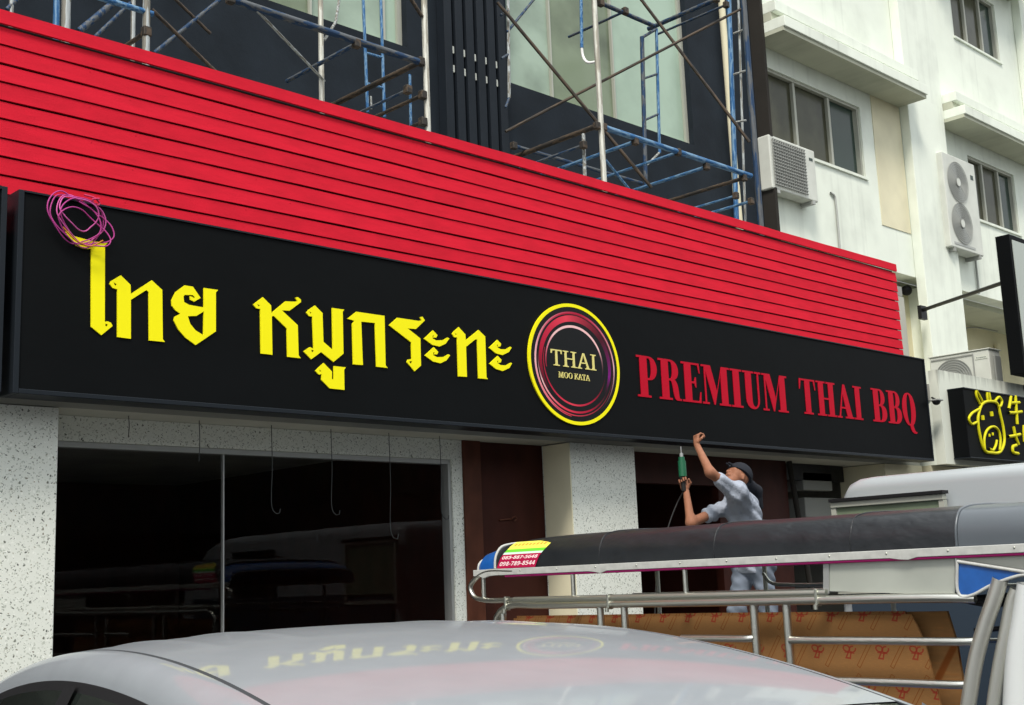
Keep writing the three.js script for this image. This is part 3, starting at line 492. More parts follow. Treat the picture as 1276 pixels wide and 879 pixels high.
{ // boxy unit under the first window
  const AD = .2;
  const p = hz(958, 170, ZU + AD), q = hz(1003, 250, ZU + AD), x0 = p.x, x1 = hz(1015, 190, ZU + AD).x, y0 = hz(960, 233, ZU + AD).y, y1 = hz(958, 167, ZU + AD).y;
  const t = acUnit('white boxy air conditioner with square grille under the first white building window', x0, x1, y0, y1, ZU + .01, ZU + AD, 'z', 1, [(x0 + x1) / 2, y0, ZU + .1]);
  const gx1 = x0 + (x1 - x0) * .74; part(t, 'grille_recess', bx(x0 + .06, gx1, y0 + .06, y1 - .06, ZU + AD + .001, ZU + AD + .004), M.acDark);
  part(t, 'grille', [...[...Array(15)].map((_, i) => rod([x0 + .06 + (gx1 - x0 - .06) * i / 14, y0 + .05, ZU + AD + .016], [x0 + .06 + (gx1 - x0 - .06) * i / 14, y1 - .05, ZU + AD + .016], .007, 5)), ...[...Array(15)].map((_, i) => rod([x0 + .05, y0 + .06 + (y1 - y0 - .12) * i / 14, ZU + AD + .024], [gx1 + .01, y0 + .06 + (y1 - y0 - .12) * i / 14, ZU + AD + .024], .007, 5))], M.acGrey);
  part(t, 'badge', bx(x1 - .16, x1 - .07, y1 - .17, y1 - .13, ZU + AD + .001, ZU + AD + .005), M.tealGlass);
  part(t, 'bracket', [bx(x0 + .1, x0 + .16, y0 - .05, y0 - .001, ZU + .01, ZU + AD + .01), bx(x1 - .16, x1 - .1, y0 - .05, y0 - .001, ZU + .01, ZU + AD + .01)], M.acDark);
}
{ // tall unit with two fans
  const z = ZU + .26, x0 = hz(1180, 250, z).x, x1 = hz(1219, 250, z).x, y1 = hz(1178, 190, z).y, y0 = hz(1190, 308, z).y, xm = (x0 + x1) / 2 - .12;
  const t = acUnit('tall white air conditioner with two stacked fans on the white wall', x0, x1, y0, y1, ZU + .02, z, 'z', 2, [xm, y0, z - .13]);
  for (const k of [.28, .72]) grille(t, V3(xm, y0 + (y1 - y0) * k, z + .001), V3(0, 0, 1), (x1 - x0) * .30, 9, M.acDark);
  part(t, 'slot', bx(x0 + .12, x1 - .3, y0 + .06, y0 + .1, z + .001, z + .006), M.acDark); part(t, 'badge', bx(x1 - .2, x1 - .1, y1 - .3, y1 - .22, z + .001, z + .004), M.tealGlass);
  part(t, 'bracket', [bx(x0 + .1, x0 + .16, y0 - .06, y0 - .001, ZU + .001, z), bx(x1 - .16, x1 - .1, y0 - .06, y0 - .001, ZU + .001, z)], M.acGrey);
}
{ // unit on the canopy, broad face towards the restaurant
  const x = 16.0, yt = 4.40, zn = -.25, zf = -1.1; const t = acUnit('air conditioner outdoor unit standing on the white canopy behind the parapet', x, x + .33, 3.76, yt, zf, zn, 'x', 1, [x + .16, 3.75, (zn + zf) / 2]);
  grille(t, V3(x - .002, 4.07, zf + .33), V3(-1, 0, 0), .26, 8);
  part(t, 'fan_frame', [bx(x - .012, x - .001, 3.79, yt - .03, zf + .62, zf + .635), bx(x - .012, x - .001, yt - .05, yt - .035, zf + .03, zf + .62)], M.acGrey);
  part(t, 'top_cover', bx(x - .015, x + .345, yt, yt + .015, zf - .015, zn + .015, .006), M.acWhite);
  const lab = canvasTex(256, 64, (g, w, h) => { g.fillStyle = '#d3d6ca'; g.fillRect(0, 0, w, h); g.fillStyle = '#3c4a52'; g.font = 'bold 44px sans-serif'; g.textAlign = 'center'; g.fillText('Panasonic', w / 2, 47); }, false);
  const g = new THREE.PlaneGeometry(.17, .042); g.rotateY(-Math.PI / 2); g.translate(x - .006, yt - .1, zf + .74); part(t, 'nameplate', g, std(0xffffff, .5, 0, { map: lab }));
  part(t, 'service_cover', bx(x + .1, x + .28, 3.85, yt - .08, zn + .001, zn + .03, .01), M.acGrey);
}
// small fittings on the white building
{ const p = hz(1130, 362, ZU - .2), t = thing('security_camera', 'black wall lamp on the cream recess beside the red fascia end', 'lamp', [p.x, p.y - .06, p.z]);
  part(t, 'arm', rod([p.x - .45, p.y + .03, ZU - .5], [p.x, p.y + .02, p.z], .022), M.blackTrim); part(t, 'head', new THREE.SphereGeometry(.085, 16, 12).translate(p.x, p.y, p.z), M.blackTrim);
  t.name = 'wall_lamp'; }
{ const p = hz(1166, 500, .06), t = thing('security_camera', 'small dark security camera on the white parapet beside the signboard end', 'camera', [p.x, p.y - .06, .03]);
  part(t, 'mount', rod([p.x + .04, p.y + .05, 0], [p.x, p.y + .02, .06], .012), M.blackTrim); part(t, 'dome', new THREE.SphereGeometry(.05, 16, 12, 0, 6.3, 0, 2).rotateX(Math.PI).translate(p.x, p.y, .07), M.blackTrim); part(t, 'hood', bx(p.x - .05, p.x + .08, p.y + .0, p.y + .02, .01, .12, .006), M.acGrey); }
// projecting light box
{ const t = thing('projecting_sign', 'tall black light box sign on a steel stay before the white building', 'sign', [16.2, 3.95, .27]);
  part(t, 'casing', bx(15.6, 16.9, 3.95, 5.77, .18, .365, .004), M.signBlack); part(t, 'face', bx(15.66, 16.84, 4.1, 5.70, .366, .375), std([.42, .46, .42], .4));
  const a = hz(1149, 387, ZU + .17); part(t, 'stay', rod([a.x, a.y, ZU + .17], [15.75, 5.19, .18], .028), M.blackTrim); part(t, 'wall_plate', bx(a.x - .12, a.x + .06, a.y - .15, a.y + .06, ZU + .161, ZU + .22), M.blackTrim);
  part(t, 'stay', rod([16.4, 3.95 + .2, .18], [16.4, 3.7, -.1], .03), M.blackTrim); }
// neighbour's cow sign
{ const zf = .2, a = hz(1200, 484, zf), b = hz(1205, 569, zf), x0 = a.x, y1 = a.y, y0 = b.y;
  const t = thing('shop_sign', 'black shop sign with yellow line drawn cow and characters on the white parapet', 'sign', [x0 + 1.6, y0, .1]);
  part(t, 'box', bx(x0, x0 + 3.2, y0, y1, 0.001, zf, .008), M.signBlack); part(t, 'frame', [bx(x0 - .004, x0 + 3.2, y1, y1 + .012, 0, zf + .012), bx(x0 - .004, x0 + 3.2, y0 - .012, y0, 0, zf + .012)], M.signFrame);
  const q = ([x, y]) => hz(1140 + x / 4.883, 420 + y / 4.883, zf + .008), ln = (pts, r = .017, closed = false) => { const g = tube(pts.map(q), r, pts.length * 5, 6, closed); return g; };
  const mat = std([.62, .58, .01], .5);
  const cow = part(t, 'emblem', ln([[400, 430], [385, 500], [395, 590], [425, 690], [470, 706], [520, 700], [545, 640], [540, 560], [520, 470], [505, 410], [460, 393], [415, 405]], .02, true), mat, 'yellow line drawing of a cow head');
  for (const l of [[[390, 440], [345, 470], [330, 500], [345, 530], [378, 520]], [[488, 392], [515, 367], [531, 390], [524, 420], [503, 424]], [[372, 325], [376, 360], [398, 408]], [[374, 325], [390, 350], [414, 395]], [[440, 338], [442, 370], [447, 396]], [[452, 338], [457, 365], [463, 392]], [[427, 690], [424, 620], [440, 570], [480, 547], [510, 570], [522, 620], [518, 690]], [[455, 682], [476, 690], [494, 660], [500, 630]]]) part(cow, 'line', ln(l), mat);
  for (const [x, y] of [[413, 478], [467, 455]]) part(cow, 'eye', ln([[x - 2, y], [x, y + 14], [x + 2, y + 28]], .026), mat);
  for (const [x, y] of [[455, 592], [475, 584]]) part(cow, 'nostril', ln([[x, y], [x, y + 8], [x + 1, y + 16]], .014), mat);
  const ch = strokes => { const c = part(t, 'character', ln(strokes[0], .022), mat); strokes.slice(1).forEach(k => part(c, 'stroke', ln(k, .022), mat)); };
  ch([[[585, 362], [580, 400], [573, 438]], [[578, 402], [605, 402], [636, 400]], [[572, 462], [610, 462], [650, 456]], [[612, 358], [618, 450], [624, 532]]]);
  ch([[[570, 608], [605, 602], [641, 594]], [[600, 545], [612, 600], [632, 655]], [[618, 660], [596, 672], [598, 700], [630, 712]]]);
  ch([[[664, 540], [664, 580], [668, 640]]]);
}

// ------------------------------------------------------------------ row of shophouses added out of view so the glass mirrors dark walls
[[-4, 7.5, [.05, .042, .036]], [5, 8.4, [.07, .065, .055]], [14, 7.8, [.04, .045, .045]], [23, 8.6, [.06, .045, .035]], [32, 7.9, [.06, .055, .05]]].forEach(([x, h, c], i) => {
  const t = thing('added_shophouse', ['brown', 'beige', 'grey green', 'reddish', 'tan'][i] + ' row house added out of view across the street with dark shop opening', 'building', [x + 4.5, 0, 26], 'shophouses added out of view across the street');
  const m = std(c, .9, 0, { map: clones(mot1, .3, .3) });
  part(t, 'wall', [bx(x, x + 8.99, 3.2, h, 22, 30), bx(x, x + .6, 0, 3.2, 22, 30), bx(x + 8.4, x + 8.99, 0, 3.2, 22, 30)], m); part(t, 'back_wall', bx(x + .6, x + 8.4, 0, 3.2, 26, 26.2), M.concrete);
  for (const wx of [1, 4, 7]) part(t, 'window', bx(x + wx, x + wx + 1.4, 4.4, 6.2, 21.94, 21.99), M.olive);
  part(t, 'awning', bx(x + .3, x + 8.7, 3.1, 3.19, 20.6, 21.99), m);
});

// ------------------------------------------------------------------ silver sedan parked nose to the shops
{
  const psi = -10 * Math.PI / 180, car = thing('sedan_car', 'silver sedan parked with its roof in front of the shop glass', 'car', [2.0, 0, 4.0]);
  car.rotation.y = psi;
  const add = (name, geo, mat, parent = car, label) => { const g = Array.isArray(geo) ? mergeGeometries(geo.map(q => { q = q.index ? q.toNonIndexed() : q; for (const k of Object.keys(q.attributes)) if (!['position', 'normal', 'uv'].includes(k)) q.deleteAttribute(k); return q; })) : geo; const m = fin(new THREE.Mesh(g, mat)); m.name = name; if (label) m.userData.label = label; parent.add(m); return m; };
  const g = s => -.105 * s * s + .097 * s + 1.506;              // height of the roof gutters along the car
  const S0 = -.78, S1 = 1.63, GU = .575, lp = (a, b, t) => a + (b - a) * t;
  const roofY = (u, s) => g(s) + .024 * (1 - Math.pow(Math.abs(u) / GU, 2.2));
  // roof skin between the gutters, with two shallow lengthwise swages
  const rows = []; for (let i = 0; i <= 60; i++) { const t = i / 60, row = []; for (let j = 0; j <= 120; j++) { const u = lp(-GU, GU, j / 120), e = 1 - (u / GU) ** 2, s = lp(S0 - .10 * e, S1 + .03 * e, t); const sw = -.009 * Math.max(0, 1 - t * 1.5) * (Math.exp(-(((Math.abs(u) - .44) / .02) ** 2)) + Math.exp(-(((Math.abs(u) - .26) / .02) ** 2))); row.push([u, roofY(u, s) - sw, s]); } rows.push(row); }
  const roof = add('roof', gridGeo(rows), M.carPaint);
  for (const k of [-1, 1]) {
    const dit = [], rl = []; for (let i = 0; i <= 60; i++) { const s = lp(S0, S1 + .06, i / 60), y = g(s); dit.push([[k * GU, y, s], [k * (GU + .003), y - .007, s], [k * (GU + .007), y - .007, s], [k * (GU + .01), y - .001, s]]);
      const r = []; for (let j = 0; j <= 10; j++) { const a = j / 10 * 1.35; r.push([k * (GU + .01 + .075 * Math.sin(a) / Math.sin(1.35)), y - .001 - .062 * (1 - Math.cos(a)) / (1 - Math.cos(1.35)), s]); } rl.push(r); }
    const d = add('drip_moulding', gridGeo(dit), std([.06, .065, .07], .5), roof); add('side_rail', gridGeo(rl), M.carPaint);
    // trim, glass and pillars
    const tb = [], gl = []; for (let i = 0; i <= 50; i++) { const s = lp(S0 - .02, S1 - .02, i / 50), y = g(s) - .063; tb.push([[k * .660, y, s], [k * .666, y - .012, s], [k * .670, y - .026, s]]); gl.push([[k * .668, y - .02, s], [k * .795, (y + .95) / 2, s], [k * .815, .95, s]]); }
    add('window_trim', gridGeo(tb), M.blackTrim); add('side_window', gridGeo(gl), M.carGlass);
    const yy = s => g(s) - .07;
    for (const [s, w] of [[.42, .055], [-.3, .03], [1.5, .10]]) add('pillar', gridGeo([[-w, w].map(d => [k * .672, yy(s + d), s + d * .8]), [-w, w].map(d => [k * .80, (yy(s) + .95) / 2, s + d]), [-w, w].map(d => [k * .82, .95, s + d])]), M.blackTrim);
    // front and rear pillars in body colour
    add('pillar', gridGeo([[[k * .590, g(S0) - .0, S0], [k * .660, g(S0) - .063, S0]], [[k * .70, 1.18, S0 - .40], [k * .80, 1.12, S0 - .38]], [[k * .74, .96, S0 - .85], [k * .835, .94, S0 - .80]]]), M.carPaint);
    add('pillar', gridGeo([[[k * .590, g(S1) - .0, S1 + .05], [k * .660, g(S1) - .063, S1 - .02]], [[k * .68, 1.16, S1 + .42], [k * .80, 1.12, S1 + .28]], [[k * .670, 1.0, S1 + .80], [k * .835, .95, S1 + .70]]]), M.carPaint);
    // body side
    const bs = []; for (let i = 0; i <= 40; i++) { const s = lp(-2.25, 2.95, i / 40), e = Math.min(1, Math.min(s + 2.25, 2.95 - s) / .5), w = .70 + .17 * Math.sqrt(Math.max(0, e)); bs.push([[k * (w - .055), .955 - .12 * Math.max(0, -s - 1.2), s], [k * w, .78, s], [k * (w + .005), .6, s], [k * (w - .01), .4, s], [k * (w - .05), .25, s]]); } add('body_side', gridGeo(bs), M.carPaint);
    for (const s of [-1.45, 1.65]) { const w = new THREE.CylinderGeometry(.31, .31, .2, 32); w.rotateZ(Math.PI / 2); w.translate(k * .77, .31, s); const wh = add('wheel', w, M.rubber); const r = new THREE.CylinderGeometry(.2, .2, .205, 24); r.rotateZ(Math.PI / 2); r.translate(k * .77, .31, s); add('rim', r, M.alu, wh); }
    const hl = bx(k * .45, k * .74, .66, .8, -2.27, -2.05, .03); add('headlight', hl, M.alu); add('tail_light', bx(k * .5, k * .78, .72, .9, 2.8, 2.97, .03), std([.3, .01, .01], .3));
  }
  const pane = (a, b, c, d) => { const R = []; for (let i = 0; i <= 8; i++) { const r = []; for (let j = 0; j <= 12; j++) { const t = i / 8, u = lp(-1, 1, j / 12), e = 1 - u * u; r.push([u * lp(a[0], b[0], t), lp(a[1], b[1], t) + e * lp(a[3], b[3], t), lp(a[2], b[2], t) + e * lp(c, d, t)]); } R.push(r); } return gridGeo(R); };
  add('rear_window', pane([GU + .01, g(S1) - .004, S1 + .004, .022], [.70, 1.0, S1 + .78, .02], .03, .05), M.carGlass);
  add('windshield', pane([GU + .01, g(S0) - .004, S0 - .004, .022], [.72, .97, S0 - .85, .02], -.10, -.05), M.carGlass);
  add('bonnet', pane([.72, .97, S0 - .86, .03], [.66, .80, -2.25, .04], -.05, -.04), M.carPaint); add('boot_lid', pane([.74, 1.0, S1 + .79, .02], [.74, .96, 2.95, .02], .05, .02), M.carPaint);
  add('bumper', bx(-.72, .72, .25, .93, 2.9, 3.0, .04), M.carPaint); add('bumper', bx(-.68, .68, .25, .78, -2.3, -2.2, .04), M.carPaint); add('underbody', bx(-.8, .8, .2, .5, -2.15, 2.85), M.blackTrim);
}

// ------------------------------------------------------------------ three wheeled taxi with padded roof
const TX = 5.65;
{
  const t = thing('three_wheeled_taxi', 'three wheeled taxi with padded black roof and steel rails parked beside the silver sedan', 'taxi', [6.3, 0, 2.8]);
  const T = (px, py, x = TX) => hx(px, py, x);
  const zL = T(616, 700).z, zQ = T(592.5, 700).z, zS = T(1190, 660).z, zE = 5.2, cx = 6.3;
  const prof = k => { const h = .205 * k; return [[0, 0], [.004, .16 * h / .205 * .5], [.02, h * .62], [.06, h * .86], [.14, h * .97], [.3, h * 1.03], [.65, h * 1.06]]; };
  const section = (z, k, y0 = 1.705, grow = 0) => { const a = prof(k); const L = a.map(([u, y]) => [TX + .012 + u - grow, y0 + y, z]), R = a.slice(0, -1).reverse().map(([u, y]) => [2 * cx - (TX + .012 + u) + grow, y0 + y, z]); return [...L, ...R]; };
  const dense = rows => rows.map(r => { const c = new THREE.CatmullRomCurve3(r.map(p => V3(...p)), false, 'centripetal'); return c.getPoints(44).map(p => [p.x, p.y, p.z]); });
  const ks = [[0, .82], [.05, .87], [.12, .90], [.2, .94], [.32, .97], [.5, .99], [1, 1]];
  const wob = z => .004 * Math.sin(z * 5.1) + .003 * Math.sin(z * 11.3);
  const rows = ks.map(([d, k]) => section(zL + d, k)); for (let z = zL + 1.2; z < zS - .05; z += .12) rows.push(section(z, 1 + wob(z))); rows.push(section(zS - .012, 1));
  const roof = part(t, 'roof', gridGeo(dense(rows), 1), M.vinyl);
  const rows2 = []; for (let i = 0; i <= 10; i++) { const z = zS + .004 + (zE - zS) * i / 10; rows2.push(section(z, 1 - .004 * i - .02 * (i / 10) ** 2, 1.705, -.002)); }
  part(t, 'front_roof', gridGeo(dense(rows2), 1), M.vinylGrey);
  part(roof, 'seam', tube(section(zS - .004, 1.005).map(p => V3(...p)), .008, 60, 6), M.vinylGrey);
  // blue end panel with pale edging
  const bp = (px, py) => { const p = T(px, py, TX + .004); return p; };
  const flat = (pts, x, dx = .006) => { const s = new THREE.Shape(pts.map(p => new THREE.Vector2(-p.z, p.y))); const g = new THREE.ExtrudeGeometry(s, { depth: dx, bevelEnabled: false }); g.rotateY(-Math.PI / 2); const q = g.attributes.position; return { g, s }; };
  const sheet = (pxs, x, th = .006) => { const s = new THREE.Shape(pxs.map(([a, b]) => { const p = T(a, b, x); return new THREE.Vector2(-p.z, p.y); })); const g = new THREE.ExtrudeGeometry(s, { depth: th, bevelEnabled: false }); g.rotateY(Math.PI / 2); g.translate(x, 0, 0); return metreUV(g); };
  const e1 = part(t, 'end_panel', gridGeo(dense([[zQ, .12, .06], [zQ + .003, .44, .012], [zQ + .03, .60, .004], [zL - .04, .74, .001], [zL - .002, .82, 0]].map(([z, k, g]) => section(z, k, 1.705, -g)))), M.blue);
  part(e1, 'edging', tube(section(zL - .004, .83).map(p => V3(p[0] - .004, p[1] + .002, p[2])), .009, 60, 6), M.trimWhite); part(e1, 'edging', tube(section(zQ + .002, .44, 1.705, -.008).map(p => V3(...p)), .008, 60, 6), M.trimWhite);
  // gutter trim with wavy lower edge, pink piping below
  const gy = px => 1.705, n = 90, up_ = [], lo = [];
  for (let i = 0; i <= n; i++) { const z = zQ - .01 + (zE - zQ + .01) * i / n; let d = .036; for (const c of [T(605, 712).z, T(748, 712).z, T(1128, 690).z]) d += .016 * Math.exp(-(((z - c) / .035) ** 2)); up_.push(new THREE.Vector2(-z, 1.712)); lo.push(new THREE.Vector2(-z, 1.712 - d)); }
  for (const x of [TX - .012, 2 * cx - TX]) { const s = new THREE.Shape([...up_, ...lo.reverse()]); lo.reverse(); const g = new THREE.ExtrudeGeometry(s, { depth: .012, bevelEnabled: true, bevelSize: .002, bevelThickness: .002, bevelSegments: 1 }); g.rotateY(Math.PI / 2); g.translate(x, 0, 0); part(t, 'gutter_trim', metreUV(g), M.trimWhite); }
  part(t, 'piping', rod([TX, 1.668, zL + .1], [TX, 1.670, zE], .009), M.pink); part(t, 'roof_liner', bx(TX + .02, 2 * cx - TX - .02, 1.672, 1.69, zL + .02, zE), M.beigeLedge);
  // stickers on the roof side
  const stk = canvasTex(256, 256, (g, w, h) => { g.fillStyle = '#e8e25a'; g.fillRect(0, 0, w, h * .34); g.fillStyle = '#6cc838'; g.fillRect(0, h * .34, w, h * .14); g.fillStyle = '#cfe6d8'; g.fillRect(0, h * .48, w, h * .10); g.fillStyle = '#b01a48'; g.fillRect(0, h * .58, w, h * .42); g.fillStyle = '#e88a3c'; for (let i = 0; i < 9; i++) g.fillRect(20 + i * 24, 26, 15, 26); g.fillStyle = '#f6e9e4'; g.font = 'bold 40px sans-serif'; g.textAlign = 'center'; g.fillText('085-887-5648', w / 2, h * .76, w * .92); g.fillText('098-789-8544', w / 2, h * .94, w * .92); }, false);
  { // follows the rounded side
    const za = T(618, 705).z, zb = T(666, 704).z, sk = T(634, 690).z - T(618, 690).z, P = []; const UV = []; const cur = new THREE.CatmullRomCurve3(section(0, 1).slice(0, 7).map(p => V3(...p)), false, 'centripetal');
    for (let i = 0; i <= 10; i++) { const r = []; for (let j = 0; j <= 8; j++) { const q = cur.getPoint(.02 + .50 * i / 10), z = za + (zb - za) * j / 8 + sk * i / 10; r.push([q.x - .007 + .006 * i / 10, 1.708 + (q.y - 1.705) * .955, z]); UV.push(j / 8, i / 10); } P.push(r); }
    const g = gridGeo(P); g.setAttribute('uv', new THREE.Float32BufferAttribute(UV, 2)); part(roof, 'sticker', g, std(0xffffff, .4, 0, { map: stk }));
  }
  // side rails: a hairpin from the gutter, a flat bar and a tube, joined by clamps
  const yR = 1.479, y2 = 1.515;
  part(t, 'rail', tube([T(640, 712), T(606, 713), T(592, 722), T(586, 732), T(590, 743), T(603, 748), T(640, y2)].map((p, i) => i === 6 ? V3(TX, y2, T(640, 745).z) : V3(TX, p.y, p.z)), .016, 60), M.chrome);
  part(t, 'rail', rod([TX, y2, T(640, 745).z], [TX, y2, T(1030, 735).z], .019), M.chromeDull);
  const zc = T(632, 755).z;
  part(t, 'rail', tube([[TX, .6, zc - .12], [TX, 1.3, zc - .12], [TX, 1.42, zc - .09], [TX, yR, zc + .02], [TX, yR, zc + .3], [TX, yR, 3], [TX, yR, T(1180, 745).z], [TX + .01, yR - .006, T(1215, 750).z]], .0225, 80), M.chrome);
  for (const px of [601, 713, 853]) { const p = T(px, 730); part(t, 'strut', rod([TX + .01, 1.675, p.z], [TX + .01, y2, p.z], .014), M.chrome); }
  for (const px of [632, 760, 1020]) { const p = T(px, 750); part(t, 'clamp', [bx(TX - .025, TX + .022, yR - .03, y2 + .022, p.z - .008, p.z + .008, .004), rod([TX - .03, yR - .045, p.z], [TX - .03, yR - .02, p.z], .012)], M.chromeDull); }
  for (const px of [626, 748, 778, 940, 981]) { const p = T(px, 790); part(t, 'post', rod([TX + .012, yR - .012, p.z], [TX + .012, .5, p.z], .0215), M.chrome); }
  const lr = (pa, pb) => { const a = T(...pa), b = T(...pb), y = (a.y + b.y) / 2; part(t, 'rail', tube([[TX - .004, y, a.z], [TX - .004, y, (a.z + b.z) / 2], [TX - .004, y, b.z - .02], [TX + .006, y + .002, b.z]], .0195, 30), M.chrome); };
  lr([850, 797], [938, 795]); lr([985, 798], [1218, 800]); lr([1030, 850], [1207, 852]); lr([780, 840], [938, 850]);
  for (let z = zL + .25; z < zE; z += .32) part(t, 'rivet', new THREE.SphereGeometry(.006, 8, 6).translate(TX - .013, 1.698, z), M.chromeDull);
  for (let z = zL + .9; z < zS - .3; z += .85) part(roof, 'seam', tube(section(z, 1.012 + wob(z)).map(p => V3(...p)), .0035, 60, 5), M.vinyl);
  // panel and blue wedge near the driver
  part(t, 'side_panel', sheet([[1031, 694], [1190, 690], [1190, 742], [1031, 737]], TX + .02), M.steelPanel);
  part(t, 'side_panel_edge', sheet([[1026, 695], [1033, 694], [1033, 740], [1026, 739]], TX + .012), M.alu);
  const wed = [[1193, 700], [1276, 713], [1262, 720], [1235, 730], [1212, 742], [1199, 744], [1194, 738]];
  const w1 = part(t, 'wing_panel', sheet(wed, TX - .004), M.blue); part(w1, 'edging', tube([...wed.slice(0, 2), [1330, 722]].map(([a, b]) => T(a, b, TX - .008)), .008, 30), M.trimWhite); part(w1, 'edging', tube([wed[0], wed[6], wed[5], wed[4], wed[3], wed[2], [1276, 717], [1330, 716]].map(([a, b]) => T(a, b, TX - .008)), .008, 50), M.trimWhite);
  part(t, 'fascia_sheet', sheet([[1192, 694], [1340, 690], [1340, 715], [1276, 712], [1192, 702]], TX + .03), M.chromeDull);
  // curved front posts and mudguard
  const crv = (pts, r, m, x = TX, nm = 'post') => part(t, nm, tube(pts.map(([a, b]) => T(a, b, x)), r, 40, 12), m);
  crv([[1247, 722], [1240, 745], [1228, 780], [1217, 820], [1207, 879], [1200, 930]], .036, M.brushed);
  crv([[1268, 735], [1262, 750], [1254, 790], [1246, 830], [1238, 885], [1234, 940]], .032, M.brushed, TX + .03);
  crv([[1288, 730], [1282, 770], [1274, 820], [1270, 885], [1268, 960]], .07, M.paintWhite, TX + .02, 'front_guard');
  part(t, 'cross_bar', tube([T(1180, 742, TX + .06), T(1240, 752, TX + .06), T(1300, 738, TX + .06)], .02, 20), M.blackTrim);
  for (const py of [745, 786]) part(t, 'cross_bar', rod(T(1215, py, TX + .25), T(1330, py - 8, TX + .25), .012), M.blackTrim);
  // far side and rear: rails, posts, bench, body, wheels
  const FX = 2 * cx - TX;
  for (const y of [1.50, 1.44, 1.2]) part(t, 'rail', rod([FX, y, zL + .05], [FX, y, zE - .6], .014), M.chromeDull);
  for (const z of [1.3, 2.2, 3.1, 4.0, 4.7]) part(t, 'post', rod([FX, .5, z], [FX, 1.68, z], .015), M.chromeDull);
  part(t, 'grab_rail', tube([[FX - .02, 1.62, 2.2], [FX - .02, 1.56, 2.25], [FX - .02, 1.54, 2.4], [FX - .02, 1.54, 3.2]], .012, 30), M.chromeDull);
  part(t, 'body_tub', [bx(TX + .06, FX - .06, .35, .75, 1.2, 4.2, .03), bx(TX + .06, FX - .06, .75, 1.15, 1.2, 1.3, .02)], M.blue); part(t, 'bench', bx(TX + .1, FX - .1, .752, .86, 1.32, 1.85, .04), M.vinyl);
  part(t, 'driver_seat', bx(cx - .25, cx + .25, .6, .74, 4.25, 4.7, .04), M.vinyl); part(t, 'front_cowl', bx(cx - .35, cx + .35, .3, 1.0, 5.0, 5.25, .08), M.blue);
  for (const x of [TX + .14, FX - .14]) { const w = new THREE.CylinderGeometry(.27, .27, .14, 28); w.rotateZ(Math.PI / 2); w.translate(x, .27, 1.7); part(t, 'wheel', w, M.rubber); }
  { const w = new THREE.CylinderGeometry(.26, .26, .12, 28); w.rotateZ(Math.PI / 2); w.translate(cx, .26, 5.1); part(t, 'wheel', w, M.rubber); part(t, 'chassis', bx(cx - .3, cx + .3, .3, .4, 4.2, 5.1), M.blackTrim); }
  part(t, 'handlebar', [rod([cx - .35, 1.1, 4.85], [cx + .35, 1.1, 4.85], .014), rod([cx, .95, 5.05], [cx, 1.1, 4.85], .02)], M.blackTrim);
  // printed cardboard inside
  const cbTex = canvasTex(512, 512, (g, w, h) => {
    g.fillStyle = '#84603a'; g.fillRect(0, 0, w, h);
    for (let i = 0; i < 9000; i++) { const k = rnd(); g.fillStyle = k > .5 ? 'rgba(150,84,30,.12)' : 'rgba(205,140,70,.12)'; g.fillRect(rnd() * w, rnd() * h, 2 + rnd() * 18, 1); }
    for (let r = 0; r < 2; r++) for (let c = 0; c < 2; c++) { const x = c * 256 + (r ? 128 : 0) + 30, y = r * 256 + 40; for (const ox of [0, -512]) {
      g.save(); g.translate(x + ox + 60, y + 60); g.strokeStyle = 'rgba(132,40,28,.75)'; g.lineWidth = 11; g.beginPath(); g.ellipse(-20, -12, 26, 20, .4, .6, 6.6); g.stroke(); g.beginPath(); g.ellipse(26, -6, 26, 20, -.4, 0, 5.4); g.stroke(); g.beginPath(); g.moveTo(0, 0); g.lineTo(-28, 52); g.lineTo(4, 56); g.lineTo(16, 8); g.stroke(); g.lineWidth = 6; g.beginPath(); g.moveTo(-38, 14); g.lineTo(40, 22); g.stroke(); g.restore();
      g.save(); g.translate(x + ox + 190, y + 70); g.rotate(-1.0); g.strokeStyle = 'rgba(112,58,18,.8)'; g.lineWidth = 5; g.strokeRect(-120, -13, 240, 26); g.restore(); } }
  });
  const card = (name, label, pxs, x, th, rep) => single(name, label, 'cardboard', sheet(pxs, x, th), std(0xffffff, .85, 0, { map: clones(cbTex, rep, rep) }), 'cardboard carried in the three wheeled taxi');
  card('cardboard_sheet', 'large tan cardboard sheet printed with red ribbons behind the taxi side rails', [[640, 771], [900, 768], [1136, 766], [1152, 800], [1178, 900], [640, 930]], TX + .12, .012, 2.7);
  card('cardboard_sheet', 'second tan cardboard sheet rising a little above the printed sheet', [[644, 768], [900, 764], [1128, 762], [1160, 900], [644, 930]], TX + .14, .012, 2.7);
  card('cardboard_sheet', 'plain folded tan cardboard flap leaning at the end of the printed sheet', [[1120, 763], [1180, 762], [1192, 800], [1205, 880], [1205, 930], [1170, 930]], TX + .20, .02, .3);
}

